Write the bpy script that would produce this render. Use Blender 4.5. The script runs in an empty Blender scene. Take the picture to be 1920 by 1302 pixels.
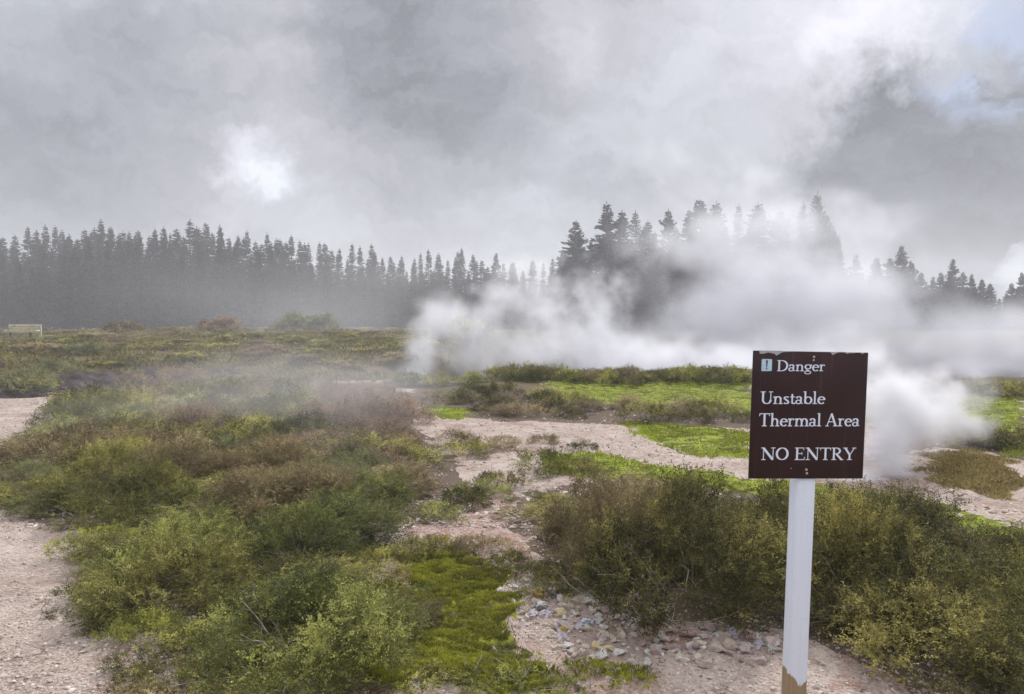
import bpy, bmesh, math, random
import numpy as np
from mathutils import Vector, Matrix

R = math.radians
scene = bpy.context.scene
col = scene.collection
rng = np.random.default_rng(7)
random.seed(7)

# ------------------------------------------------------------------ camera
F = 1400.0                      # focal length in pixels of the 1920 wide photograph
PITCH = math.atan(66 / F)       # horizon lies 66 px above the centre
EYE = 1.6
cam_d = bpy.data.cameras.new('camera')
cam_d.sensor_width = 36
cam_d.lens = F / 1920 * 36
cam_d.clip_start = 0.05
cam_d.clip_end = 5000
cam = bpy.data.objects.new('camera', cam_d)
cam.location = (0, 0, EYE)
cam.rotation_euler = (math.pi / 2 - PITCH, 0, 0)
col.objects.link(cam)
scene.camera = cam
scene.view_settings.view_transform = 'Standard'
scene.view_settings.look = 'None'
scene.view_settings.exposure = 0.14
scene.view_settings.gamma = 1.0
scene.cycles.max_bounces = 8
scene.cycles.diffuse_bounces = 3
scene.cycles.glossy_bounces = 2
scene.cycles.transmission_bounces = 3
scene.cycles.transparent_max_bounces = 6
scene.cycles.volume_bounces = 3
scene.cycles.use_denoising = True

CP, SP = math.cos(PITCH), math.sin(PITCH)


def ray(px, py):
    u, v = (px - 960) / F, (651 - py) / F
    return np.array([u, CP + v * SP, -SP + v * CP])


def atd(px, py, d):
    """the point seen at pixel (px, py) of the photograph, d metres ahead"""
    r = ray(px, py)
    return np.array([0, 0, EYE]) + r * (d / r[1])


def sky_dir(px, py):
    r = ray(px, py)
    return r / np.linalg.norm(r)


# ------------------------------------------------------------------ world: overcast with breaks
SUN_AZ, SUN_EL = R(24), R(42)      # azimuth to the right of straight ahead
world = bpy.data.worlds.new('World')
scene.world = world
world.use_nodes = True
wt = world.node_tree
wt.nodes.clear()


class NT:
    """small helper to write node trees"""

    def __init__(self, tree):
        self.t = tree

    def n(self, kind, ins=None, **props):
        nd = self.t.nodes.new(kind)
        for k, v in props.items():
            setattr(nd, k, v)
        for k, v in (ins or {}).items():
            s = nd.inputs[k]
            if isinstance(v, bpy.types.NodeSocket):
                self.t.links.new(v, s)
            else:
                s.default_value = v
        return nd

    def math(self, op, a, b=0.0, c=None, clamp=False):
        ins = {0: a, 1: b}
        if c is not None:
            ins[2] = c
        return self.n('ShaderNodeMath', ins, operation=op, use_clamp=clamp).outputs[0]

    def vmath(self, op, a, b=(0, 0, 0), out=0):
        return self.n('ShaderNodeVectorMath', {0: a, 1: b}, operation=op).outputs[out]

    def noise(self, vec, scale, detail=4, rough=0.55, dist=0.0, out='Fac'):
        nd = self.n('ShaderNodeTexNoise', {'Vector': vec, 'Scale': scale, 'Detail': detail, 'Roughness': rough,
                                           'Distortion': dist}, noise_dimensions='3D')
        return nd.outputs[0 if out == 'Fac' else 1]

    def ramp(self, v, a, b, c=0.0, d=1.0, smooth=True):
        return self.n('ShaderNodeMapRange', {0: v, 1: a, 2: b, 3: c, 4: d},
                      interpolation_type='SMOOTHSTEP' if smooth else 'LINEAR').outputs[0]

    def mix(self, f, a, b):
        nd = self.n('ShaderNodeMix', {0: f, 6: a, 7: b}, data_type='RGBA')
        return nd.outputs[2]


W = NT(wt)
dirv = W.n('ShaderNodeTexCoord').outputs['Generated']
wob = W.vmath('SUBTRACT', W.noise(dirv, 5.0, 6, 0.66, out='Color'), (0.5, 0.5, 0.5))
wob2 = W.n('ShaderNodeVectorMath', {0: wob, 'Scale': 0.20}, operation='SCALE').outputs[0]
fine = W.vmath('SUBTRACT', W.noise(dirv, 24.0, 6, 0.65, out='Color'), (0.5, 0.5, 0.5))
fine = W.n('ShaderNodeVectorMath', {0: fine, 'Scale': 0.055}, operation='SCALE').outputs[0]
dw = W.vmath('NORMALIZE', W.vmath('ADD', W.vmath('ADD', dirv, wob2), fine))
stretch = W.vmath('MULTIPLY', dw, (1.0, 1.0, 1.9))
n_big = W.noise(stretch, 2.6, 4, 0.5)
n_mid = W.noise(W.vmath('ADD', stretch, (3.1, 1.7, 0.4)), 6.5, 6, 0.58)
val = W.math('ADD', 0.455, W.math('MULTIPLY', W.math('SUBTRACT', n_big, 0.5), 0.34))
val = W.math('ADD', val, W.math('MULTIPLY', W.math('SUBTRACT', n_mid, 0.5), 0.42))
# cloud masses and breaks by direction: pixel, radius in px, strength
for (px, py, rad, s) in [
    (800, 130, 230, -0.13), (690, 60, 160, -0.07), (930, 200, 150, -0.05),
    (60, 290, 260, -0.08), (120, 40, 300, 0.05), (330, 60, 260, 0.04), (620, 290, 160, 0.03),
    (250, 240, 200, -0.05), (200, 400, 240, -0.03),
    (500, 312, 66, 0.19), (450, 295, 50, 0.12), (512, 335, 34, 0.14),
    (900, 430, 150, 0.07), (1180, 150, 260, 0.07), (1300, 270, 230, 0.04),
    (1420, 60, 190, 0.09), (1640, 10, 190, 0.17), (1560, 100, 140, 0.09), (1790, -10, 130, 0.16), (1610, 60, 90, 0.08), (1820, 60, 60, 0.10),
    (1740, 300, 210, -0.13), (1850, 380, 260, -0.18), (1700, 430, 220, -0.12), (1740, 190, 150, -0.12), (1600, 340, 200, -0.07),
    (1900, 520, 60, 0.40), (1840, 510, 50, 0.14), (1885, 185, 90, 0.10),
    (1400, 300, 160, 0.02),
]:
    c = sky_dir(px, py)
    ca = math.cos(math.atan(rad * 1.25 / F))
    d = W.vmath('DOT_PRODUCT', dw, tuple(c), out=1)
    val = W.math('ADD', val, W.ramp(d, ca, 1.0, 0.0, s))
val = W.math('MAXIMUM', val, 0.225)
val = W.math('ADD', val, W.math('MULTIPLY', W.math('SUBTRACT', W.noise(W.vmath('ADD', stretch, (7.7, 2.2, 4.1)), 9.0, 7, 0.66), 0.5), 0.34))
val = W.math('MULTIPLY', W.math('MINIMUM', val, 0.93), 0.92)
# overcast skies are brightest overhead
sepz = W.n('ShaderNodeSeparateXYZ', {0: dirv}).outputs[2]
val = W.math('MULTIPLY', val, W.ramp(sepz, 0.36, 0.9, 1.0, 4.8))
tint = W.mix(W.ramp(W.noise(dw, 4.0, 3), 0.35, 0.65), (0.945, 0.995, 1.09, 1), (0.99, 0.98, 1.09, 1))
tint = W.mix(W.ramp(val, 0.24, 0.50), (0.93, 0.985, 1.12, 1), tint)
cloud = W.n('ShaderNodeMix', {0: 1.0, 6: tint, 7: val}, data_type='RGBA', blend_type='MULTIPLY').outputs[2]
sky = W.n('ShaderNodeTexSky', sky_type='NISHITA', sun_disc=False, sun_elevation=SUN_EL, sun_rotation=SUN_AZ)
skyc = W.n('ShaderNodeMix', {0: 1.0, 6: sky.outputs[0], 7: (0.10, 0.10, 0.10, 1)}, data_type='RGBA', blend_type='MULTIPLY').outputs[2]
gap = W.ramp(W.vmath('DOT_PRODUCT', dw, tuple(sky_dir(1885, 85)), out=1), math.cos(math.atan(130 / F)), 1.0, 0.0, 0.9)
gap = W.math('MULTIPLY', gap, W.ramp(n_mid, 0.62, 0.40), clamp=True)
final = W.mix(gap, cloud, W.mix(0.7, skyc, (0.34, 0.42, 0.64, 1)))
bg = W.n('ShaderNodeBackground', {0: final, 1: 1.0})
wo = W.n('ShaderNodeOutputWorld', {0: bg.outputs[0]})

sun_d = bpy.data.lights.new('sun', 'SUN')
sun_d.energy = 3.3
sun_d.angle = R(6)
sun_d.color = (1.0, 0.96, 0.90)
sun = bpy.data.objects.new('sun', sun_d)
sv = Vector((math.sin(SUN_AZ) * math.cos(SUN_EL), math.cos(SUN_AZ) * math.cos(SUN_EL), math.sin(SUN_EL)))
sun.rotation_euler = sv.to_track_quat('Z', 'Y').to_euler()
sun.location = (20, 30, 60)
col.objects.link(sun)


# ------------------------------------------------------------------ helpers
def hash2(ix, iy, seed):
    h = (ix.astype(np.int64) * 374761393 + iy.astype(np.int64) * 668265263 + seed * 974711) & 0xffffffff
    h = ((h ^ (h >> 13)) * 1274126177) & 0xffffffff
    h = (h ^ (h >> 16)) & 0xffff
    return h / 65535.0


def vnoise(x, y, seed=0):
    ix, iy = np.floor(x), np.floor(y)
    fx, fy = x - ix, y - iy
    fx, fy = fx * fx * (3 - 2 * fx), fy * fy * (3 - 2 * fy)
    a, b = hash2(ix, iy, seed), hash2(ix + 1, iy, seed)
    c, d = hash2(ix, iy + 1, seed), hash2(ix + 1, iy + 1, seed)
    return (a * (1 - fx) + b * fx) * (1 - fy) + (c * (1 - fx) + d * fx) * fy


def fbm(x, y, seed=0, octaves=4, gain=0.5):
    x, y = np.asarray(x, float), np.asarray(y, float)
    s, a, t = 0, 1.0, 0
    for o in range(octaves):
        s = s + a * vnoise(x, y, seed + o * 17)
        t += a
        a *= gain
        x, y = x * 2.03 + 11.3, y * 2.03 + 5.7
    return s / t


def sstep(a, b, x):
    t = np.clip((np.asarray(x, float) - a) / (b - a), 0, 1)
    return t * t * (3 - 2 * t)


def mesh_np(name, verts, faces, smooth=False):
    """mesh from numpy arrays; faces is (n, k) with k = 3 or 4"""
    me = bpy.data.meshes.new(name)
    verts = np.asarray(verts, np.float32)
    faces = np.asarray(faces, np.int32)
    n, k = faces.shape
    me.vertices.add(len(verts))
    me.vertices.foreach_set('co', verts.ravel())
    me.loops.add(n * k)
    me.loops.foreach_set('vertex_index', faces.ravel())
    me.polygons.add(n)
    me.polygons.foreach_set('loop_start', np.arange(n, dtype=np.int32) * k)
    if smooth:
        me.polygons.foreach_set('use_smooth', np.ones(n, bool))
    me.update(calc_edges=True)
    return me


def attr(me, name, data, domain='POINT'):
    a = me.attributes.new(name, 'FLOAT', domain)
    a.data.foreach_set('value', np.asarray(data, np.float32))


def tag(o, label=None, cat=None, group=None, kind=None):
    if label:
        o['label'] = label
    if cat:
        o['category'] = cat
    if group:
        o['group'] = group
    if kind:
        o['kind'] = kind
    return o


def obj(name, me, mat=None, parent=None):
    o = bpy.data.objects.new(name, me)
    col.objects.link(o)
    if mat is not None and not me.materials:
        me.materials.append(mat)
    if parent is not None:
        o.parent = parent
    return o


def empty(name, loc, rz=0.0):
    o = bpy.data.objects.new(name, None)
    o.location = loc
    o.rotation_euler = (0, 0, rz)
    o.empty_display_size = 0.1
    col.objects.link(o)
    return o


def tube(path, radii, sides=5):
    """verts and quad faces of a tube along a path"""
    path = np.asarray(path, float)
    n = len(path)
    tang = np.gradient(path, axis=0)
    tang /= np.linalg.norm(tang, axis=1)[:, None] + 1e-9
    ref = np.array([0.31, 0.17, 0.93]) if abs(tang[0, 2]) < 0.8 else np.array([1.0, 0.1, 0.0])
    u = np.cross(tang, ref)
    u /= np.linalg.norm(u, axis=1)[:, None] + 1e-9
    v = np.cross(tang, u)
    a = np.arange(sides) / sides * 2 * math.pi
    ring = (np.cos(a)[None, :, None] * u[:, None, :] + np.sin(a)[None, :, None] * v[:, None, :])
    vs = path[:, None, :] + ring * np.asarray(radii, float)[:, None, None]
    f = []
    for i in range(n - 1):
        for j in range(sides):
            k = (j + 1) % sides
            f.append((i * sides + j, i * sides + k, (i + 1) * sides + k, (i + 1) * sides + j))
    return vs.reshape(-1, 3), np.array(f)


class Bag:
    """collects quads"""

    def __init__(self):
        self.v, self.f, self.n = [], [], 0

    def add(self, v, f):
        v = np.asarray(v, float)
        self.v.append(v)
        self.f.append(np.asarray(f) + self.n)
        self.n += len(v)

    def box(self, c, s, rot=None):
        c, s = np.asarray(c, float), np.asarray(s, float) / 2
        p = np.array([(x, y, z) for x in (-1, 1) for y in (-1, 1) for z in (-1, 1)], float) * s
        if rot is not None:
            p = p @ np.asarray(rot).T
        self.add(p + c, [(0, 1, 3, 2), (4, 6, 7, 5), (0, 4, 5, 1), (2, 3, 7, 6), (0, 2, 6, 4), (1, 5, 7, 3)])

    def mesh(self, name, smooth=False):
        return mesh_np(name, np.concatenate(self.v), np.concatenate(self.f), smooth)


def bevelled(me, w=0.004, seg=2):
    bm = bmesh.new()
    bm.from_mesh(me)
    bmesh.ops.bevel(bm, geom=list(bm.edges), offset=w, segments=seg, affect='EDGES', profile=0.5)
    bm.to_mesh(me)
    bm.free()
    return me


def mat_new(name):
    m = bpy.data.materials.new(name)
    m.use_nodes = True
    m.node_tree.nodes.clear()
    return m, NT(m.node_tree)


def finish(M, color, rough=0.9, normal=None, spec=0.3, metallic=0.0):
    ins = {'Base Color': color, 'Roughness': rough, 'Specular IOR Level': spec, 'Metallic': metallic}
    if normal is not None:
        ins['Normal'] = normal
    b = M.n('ShaderNodeBsdfPrincipled', ins)
    M.n('ShaderNodeOutputMaterial', {0: b.outputs[0]})
    return b


def simple_mat(name, c1, c2, scale=20.0, rough=0.85, bump=0.0, metallic=0.0, spec=0.3, stretch_v=(1, 1, 1)):
    m, M = mat_new(name)
    p = M.vmath('MULTIPLY', M.n('ShaderNodeTexCoord').outputs['Object'], stretch_v)
    n = M.noise(p, scale, 5, 0.6)
    c = M.mix(M.ramp(n, 0.3, 0.7), (*c1, 1), (*c2, 1))
    nor = None
    if bump:
        nor = M.n('ShaderNodeBump', {'Height': n, 'Strength': bump, 'Distance': 0.01}).outputs[0]
    finish(M, c, rough, nor, spec, metallic)
    return m


# ------------------------------------------------------------------ terrain
def height(x, y):
    x, y = np.asarray(x, float), np.asarray(y, float)
    base = np.interp(y, [-20, 14, 25, 45, 65, 120, 160, 900], [0, 0, -0.02, -0.05, -0.08, -1.35, -2.0, -6.0])
    # rolling plateau
    base = base + (fbm(x * 0.16, y * 0.11, 3, 3) - 0.5) * 0.5 * sstep(20, 40, y) * (1 - 0.5 * sstep(70, 110, y))
    # crater with the hot lake to the right, behind the low ridge
    edge = -3.5 + 1.6 * np.sin(y * 0.21) + 0.03 * y
    inside = sstep(-2.0, 3.5, x - edge) * sstep(17.6, 24.0, y + 0.6 * np.sin(x * 0.9)) * (1 - sstep(92, 112, y))
    base = base * (1 - inside) + (-3.2) * inside
    # hollow on the left
    hol = np.exp(-(((x + 11.6) / 4.9) ** 2 + ((y - 22.4) / 6.4) ** 2) ** 2)
    base = base - 1.35 * hol
    # low ridge lip
    base = base + 0.10 * np.exp(-((y - 16.2 - 0.5 * np.sin(x * 0.7)) / 0.9) ** 2) * sstep(-1.5, 0.5, x)
    # right hand mound under the moss
    base = base + 0.16 * np.exp(-(((x - 8.5) / 3.0) ** 2 + ((y - 11.0) / 3.0) ** 2))
    # rubble heap and moss hummocks
    base = base + 0.05 * np.exp(-(((x - 0.7) / 0.7) ** 2 + ((y - 3.95) / 0.35) ** 2))
    near = 1 - sstep(18, 30, y)
    base = base + near * ((fbm(x * 0.9, y * 0.9, 11, 4) - 0.5) * 0.12)
    base = base + near * (fbm(x * 9, y * 9, 23, 3) - 0.5) * 0.022
    return base


def moss_relief(x, y):
    """0..1 cushions and wavy ridges of the moss carpet"""
    wx = x + (fbm(x * 3, y * 3, 301, 2) - 0.5) * 0.25
    wy = y + (fbm(x * 3, y * 3, 303, 2) - 0.5) * 0.25
    a = 1 - np.abs(2 * fbm(wx * 4.5, wy * 9.5, 305, 3) - 1) * 2.4
    b = fbm(wx * 14, wy * 18, 307, 2)
    return np.clip(0.7 * a + 0.45 * b, 0, 1)


def h1(x, y):
    return float(height(np.array([x]), np.array([y]))[0])


def at(px, py):
    """ground point under a pixel of the photograph (ray march against the terrain)"""
    r = ray(px, py)
    t = np.linspace(1.5, 140, 6000) ** 1.0
    p = np.array([0, 0, EYE])[None] + r[None] * t[:, None]
    below = p[:, 2] < height(p[:, 0], p[:, 1])
    i = int(np.argmax(below)) if below.any() else len(t) - 1
    return p[i, 0], p[i, 1], h1(p[i, 0], p[i, 1])


def poly_world(pts):
    return np.array([at(px, py)[:2] for px, py in pts])


def inside_poly(x, y, poly):
    x, y = np.asarray(x), np.asarray(y)
    c = np.zeros(x.shape, bool)
    n = len(poly)
    for i in range(n):
        x0, y0 = poly[i]
        x1, y1 = poly[(i + 1) % n]
        cond = ((y0 > y) != (y1 > y)) & (x < (x1 - x0) * (y - y0) / (y1 - y0 + 1e-12) + x0)
        c ^= cond
    return c


MOSS = [poly_world(p) for p in [
    [(770, 1030), (880, 1045), (930, 1090), (950, 1170), (1010, 1225), (1030, 1300), (900, 1300), (640, 1300), (590, 1200), (690, 1110)],
    [(1040, 1300), (1070, 1262), (1180, 1268), (1195, 1300)],
    [(1000, 868), (1090, 843), (1200, 868), (1400, 895), (1500, 908), (1620, 933), (1760, 962), (1920, 985), (1920, 1040), (1780, 1010), (1550, 950), (1250, 905), (1050, 892)],
    [(1150, 792), (1300, 800), (1420, 815), (1420, 868), (1300, 856), (1220, 830)],
    [(980, 738), (1040, 712), (1410, 709), (1420, 778), (1230, 762), (1080, 756)],
    [(1700, 745), (1760, 738), (1925, 742), (1925, 808), (1860, 806), (1700, 800)],
    [(1420, 745), (1520, 740), (1700, 745), (1700, 790), (1420, 800)],
    [(1880, 808), (1925, 805), (1925, 872), (1870, 860)],
    [(860, 790), (770, 772), (800, 762), (900, 770)],
]]
TAN = [poly_world(p) for p in [
    [(1740, 850), (1830, 845), (1925, 880), (1925, 935), (1840, 930), (1750, 905)],
]]
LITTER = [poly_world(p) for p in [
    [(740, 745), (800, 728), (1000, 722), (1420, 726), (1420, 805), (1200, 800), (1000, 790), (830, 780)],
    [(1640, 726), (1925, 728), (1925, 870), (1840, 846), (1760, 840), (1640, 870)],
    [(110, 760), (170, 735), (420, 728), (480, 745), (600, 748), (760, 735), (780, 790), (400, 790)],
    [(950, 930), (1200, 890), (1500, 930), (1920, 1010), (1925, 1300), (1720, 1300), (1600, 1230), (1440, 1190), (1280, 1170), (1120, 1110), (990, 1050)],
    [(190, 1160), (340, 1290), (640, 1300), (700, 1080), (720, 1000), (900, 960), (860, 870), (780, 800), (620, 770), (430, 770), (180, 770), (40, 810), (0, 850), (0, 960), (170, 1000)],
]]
REDSOIL = [poly_world(p) for p in [
    [(850, 960), (930, 915), (980, 930), (960, 1000), (1080, 1050), (1100, 1100), (1020, 1080), (840, 1010), (760, 1010)],
    [(1100, 1110), (1200, 1160), (1330, 1190), (1300, 1230), (1180, 1180)],
    [(1600, 1230), (1700, 1290), (1560, 1290)],
    [(740, 1000), (860, 950), (960, 1000), (930, 1040), (800, 1035)],
    [(200, 1200), (250, 1290), (215, 1300), (190, 1240)],
]]
RUBBLE = [poly_world(p) for p in [
    [(905, 1085), (1000, 1095), (1100, 1130), (1220, 1160), (1340, 1185), (1460, 1210), (1470, 1250), (1330, 1235), (1240, 1260), (1150, 1250), (1060, 1215), (975, 1170), (915, 1120)],
]]


def zone(x, y, polys, soft):
    """0..1 membership with a ragged edge"""
    jx = x + (fbm(x / soft, y / soft, 41, 3) - 0.5) * soft * 2.2
    jy = y + (fbm(x / soft + 7, y / soft - 3, 43, 3) - 0.5) * soft * 2.2
    m = np.zeros(np.shape(x), bool)
    for p in polys:
        m |= inside_poly(jx, jy, p)
    return m.astype(float)


# one sheet, fine near the camera and coarse towards the horizon
NA, NR = 620, 560
ang = np.linspace(R(-58), R(58), NA)
rad = 4.6 * (420 / 4.6) ** (np.linspace(0, 1, NR) ** 1.25)
A_, R_ = np.meshgrid(ang, rad)
gx, gy = np.sin(A_) * R_, np.cos(A_) * R_ - 4.0
gx, gy = gx.ravel(), gy.ravel()
gz = height(gx, gy)


def ragged(polys):
    s_ = np.zeros(len(gx))
    for k in range(6):
        sd = (0.03 + 0.012 * gy) * (0.4 + 0.35 * k)
        s_ += zone(gx + rng.normal(0, 1, len(gx)) * sd, gy + rng.normal(0, 1, len(gx)) * sd, polys, 0.25)
    return s_ / 6


moss_z = ragged(MOSS)
near_m = moss_z * (1 - sstep(8, 12, gy))
gz = gz + near_m * (0.004 + 0.040 * moss_relief(gx, gy))
far_m = moss_z * sstep(5, 9, gy)
ii, jj = np.meshgrid(np.arange(NR - 1), np.arange(NA - 1), indexing='ij')
a0 = (ii * NA + jj).ravel()
gf = np.stack([a0, a0 + NA, a0 + NA + 1, a0 + 1], 1)[:, ::-1]
gme = mesh_np('ground', np.stack([gx, gy, gz], 1), gf, smooth=True)
attr(gme, 'moss', moss_z)
attr(gme, 'lime', zone(gx, gy, MOSS[2:], 0.25))
attr(gme, 'relief', moss_relief(gx, gy))
attr(gme, 'tan', ragged(TAN))
attr(gme, 'rubble', ragged(RUBBLE))
attr(gme, 'litter', zone(gx, gy, LITTER, 0.16))
attr(gme, 'red', zone(gx, gy, REDSOIL, 0.14))
cover = sstep(15.0, 19.0, gy + (fbm(gx * 0.6, gy * 0.6, 71, 3) - 0.5) * 5 - 3.0 * sstep(-2, -8, gx))
cover = np.where(gx > -3, sstep(14.6, 15.8, gy + (fbm(gx, gy, 72, 3) - 0.5) * 1.6), cover)
attr(gme, 'cover', cover * (1 - sstep(0.3, 0.6, moss_z)))
rock = np.exp(-(((gx + 11.6) / 5.4) ** 2 + ((gy - 22.4) / 6.8) ** 2) ** 2)
attr(gme, 'rock', rock)

m_ground, M = mat_new('ground_soil')
pos = M.n('ShaderNodeNewGeometry').outputs['Position']


def A(name):
    return M.n('ShaderNodeAttribute', attribute_name=name).outputs['Fac']


def breakup(a, n, w=0.5):
    return M.ramp(M.math('ADD', a, M.math('MULTIPLY', M.math('SUBTRACT', n, 0.5), w * 2)), 0.42, 0.62)


n1 = M.noise(pos, 1.3, 5, 0.6)
n2 = M.noise(pos, 9.0, 5, 0.65)
n3 = M.noise(pos, 60.0, 4, 0.7)
vor = M.n('ShaderNodeTexVoronoi', {'Vector': pos, 'Scale': 55.0, 'Randomness': 1.0})
pebc = M.n('ShaderNodeSeparateColor', {0: vor.outputs['Color']}).outputs[0]
gravel = M.mix(M.ramp(n1, 0.3, 0.7), (0.295, 0.225, 0.185, 1), (0.42, 0.335, 0.285, 1))
gravel = M.mix(M.ramp(n2, 0.48, 0.72), gravel, (0.17, 0.12, 0.095, 1))
gravel = M.mix(M.math('MULTIPLY', M.ramp(pebc, 0.45, 1.0), 0.55), gravel, (0.50, 0.45, 0.39, 1))
n0 = M.noise(pos, 0.45, 4, 0.65)
gravel = M.mix(M.math('MULTIPLY', M.ramp(n0, 0.50, 0.66), 0.65), gravel, (0.22, 0.13, 0.095, 1))
gravel = M.mix(M.math('MULTIPLY', M.ramp(M.noise(M.vmath('ADD', pos, (5, 9, 2)), 1.1, 6, 0.7), 0.54, 0.68), 0.6), gravel, (0.52, 0.45, 0.40, 1))
gravel = M.mix(M.math('MULTIPLY', M.ramp(n3, 0.52, 0.75), 0.6), gravel, (0.16, 0.115, 0.09, 1))
redc = M.mix(M.ramp(n2, 0.35, 0.65), gravel, (0.27, 0.15, 0.12, 1))
redc = M.mix(M.math('MULTIPLY', M.ramp(n3, 0.5, 0.75), 0.6), redc, (0.14, 0.085, 0.065, 1))
c = M.mix(M.math('MULTIPLY', breakup(A('red'), n2), 0.85), gravel, redc)
c = M.mix(M.math('MULTIPLY', A('rubble'), 0.55), c, M.mix(M.ramp(n2, 0.35, 0.7), (0.16, 0.115, 0.09, 1), (0.30, 0.19, 0.155, 1)))
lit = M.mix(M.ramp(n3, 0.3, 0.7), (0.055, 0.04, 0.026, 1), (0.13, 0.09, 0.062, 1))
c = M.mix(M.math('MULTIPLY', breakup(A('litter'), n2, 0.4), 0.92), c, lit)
tanc = M.mix(M.ramp(n3, 0.35, 0.7), (0.12, 0.085, 0.03, 1), (0.28, 0.20, 0.085, 1))
c = M.mix(breakup(A('tan'), n2, 0.4), c, tanc)
mossn = M.noise(M.vmath('MULTIPLY', pos, (1, 1.6, 1)), 7.0, 5, 0.7)
mossc = M.mix(M.ramp(mossn, 0.36, 0.64), (0.075, 0.080, 0.012, 1), (0.23, 0.25, 0.024, 1))
limec = M.mix(M.ramp(mossn, 0.36, 0.62), (0.085, 0.08, 0.018, 1), (0.235, 0.285, 0.024, 1))
mossc = M.mix(A('lime'), mossc, limec)
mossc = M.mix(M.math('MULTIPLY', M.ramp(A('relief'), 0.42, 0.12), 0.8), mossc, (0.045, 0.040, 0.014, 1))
mossc = M.mix(M.ramp(n2, 0.60, 0.8), mossc, (0.10, 0.065, 0.035, 1))
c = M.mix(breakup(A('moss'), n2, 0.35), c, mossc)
cov = M.mix(M.ramp(M.noise(M.vmath('MULTIPLY', pos, (0.35, 1, 1)), 1.1, 6, 0.7), 0.32, 0.68), (0.035, 0.033, 0.016, 1), (0.16, 0.14, 0.062, 1))
cov = M.mix(M.ramp(M.noise(M.vmath('MULTIPLY', pos, (0.3, 1, 1)), 0.5, 4, 0.6), 0.5, 0.72), cov, (0.13, 0.08, 0.055, 1))
c = M.mix(breakup(A('cover'), n1, 0.3), c, cov)
rk = M.mix(M.ramp(M.noise(pos, 2.2, 6, 0.7), 0.35, 0.68), (0.022, 0.018, 0.019, 1), (0.10, 0.075, 0.08, 1))
c = M.mix(breakup(A('rock'), n1, 0.4), c, rk)
hgt = M.math('ADD', M.math('MULTIPLY', n3, 0.6), M.math('MULTIPLY', M.math('SUBTRACT', 0.5, vor.outputs['Distance']), 0.8))
bump = M.n('ShaderNodeBump', {'Height': hgt, 'Strength': 1.0, 'Distance': 0.022})
finish(M, c, 0.95, bump.outputs[0], 0.15)
ground = tag(obj('ground', gme, m_ground), 'pale pinkish gravel and soil ground of the thermal field', kind='structure')

# hot lake in the crater
m_w, M = mat_new('hot_water')
p = M.n('ShaderNodeNewGeometry').outputs['Position']
nn = M.noise(M.vmath('MULTIPLY', p, (0.25, 1, 1)), 1.1, 5, 0.65)
bb = M.n('ShaderNodeBump', {'Height': nn, 'Strength': 0.5, 'Distance': 0.1})
finish(M, M.mix(nn, (0.05, 0.045, 0.05, 1), (0.13, 0.115, 0.125, 1)), 0.9, bb.outputs[0], 0.08)
xs, ys = np.linspace(-12, 110, 40), np.linspace(18, 116, 30)
X, Y = np.meshgrid(xs, ys)
ii, jj = np.meshgrid(np.arange(29), np.arange(39), indexing='ij')
a0 = (ii * 40 + jj).ravel()
wme = mesh_np('water', np.stack([X.ravel(), Y.ravel(), np.full(X.size, -2.75)], 1), np.stack([a0, a0 + 1, a0 + 41, a0 + 40], 1))
tag(obj('water', wme, m_w), 'grey steaming hot lake beyond the grassy ridge', kind='structure')

# ------------------------------------------------------------------ moss and grass cover
def sample_polys(polys, per_m2, cap):
    px, py = [], []
    for p in polys:
        lo, hi = p.min(0), p.max(0)
        area = (hi - lo).prod()
        n = int(min(area * per_m2, cap))
        x, y = rng.uniform(lo[0] - .1, hi[0] + .1, n), rng.uniform(lo[1] - .1, hi[1] + .1, n)
        k = zone(x, y, [p], 0.25) > 0.5
        px.append(x[k])
        py.append(y[k])
    return np.concatenate(px), np.concatenate(py)


def blades(x, y, hmin, hmax, w, lean=0.5, lift=0.0, moss_m=1.0):
    n = len(x)
    z = height(x, y)
    z = z + moss_m * (1 - sstep(8, 12, y)) * (0.004 + 0.040 * moss_relief(x, y)) + lift
    th = rng.uniform(0, 2 * math.pi, n)
    hh = rng.uniform(hmin, hmax, n)
    la = rng.uniform(0, 2 * math.pi, n)
    lx, ly = np.cos(la) * lean * hh, np.sin(la) * lean * hh
    dx, dy = np.cos(th) * w, np.sin(th) * w
    v = np.empty((n, 4, 3))
    v[:, 0] = np.stack([x - dx, y - dy, z - 0.004], 1)
    v[:, 1] = np.stack([x + dx, y + dy, z - 0.004], 1)
    v[:, 2] = np.stack([x + lx * .45 + dx * .8, y + ly * .45 + dy * .8, z + hh * 0.6], 1)
    v[:, 3] = np.stack([x + lx, y + ly, z + hh], 1)
    f = np.arange(n * 4).reshape(n, 4)
    return v.reshape(-1, 3), f


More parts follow.
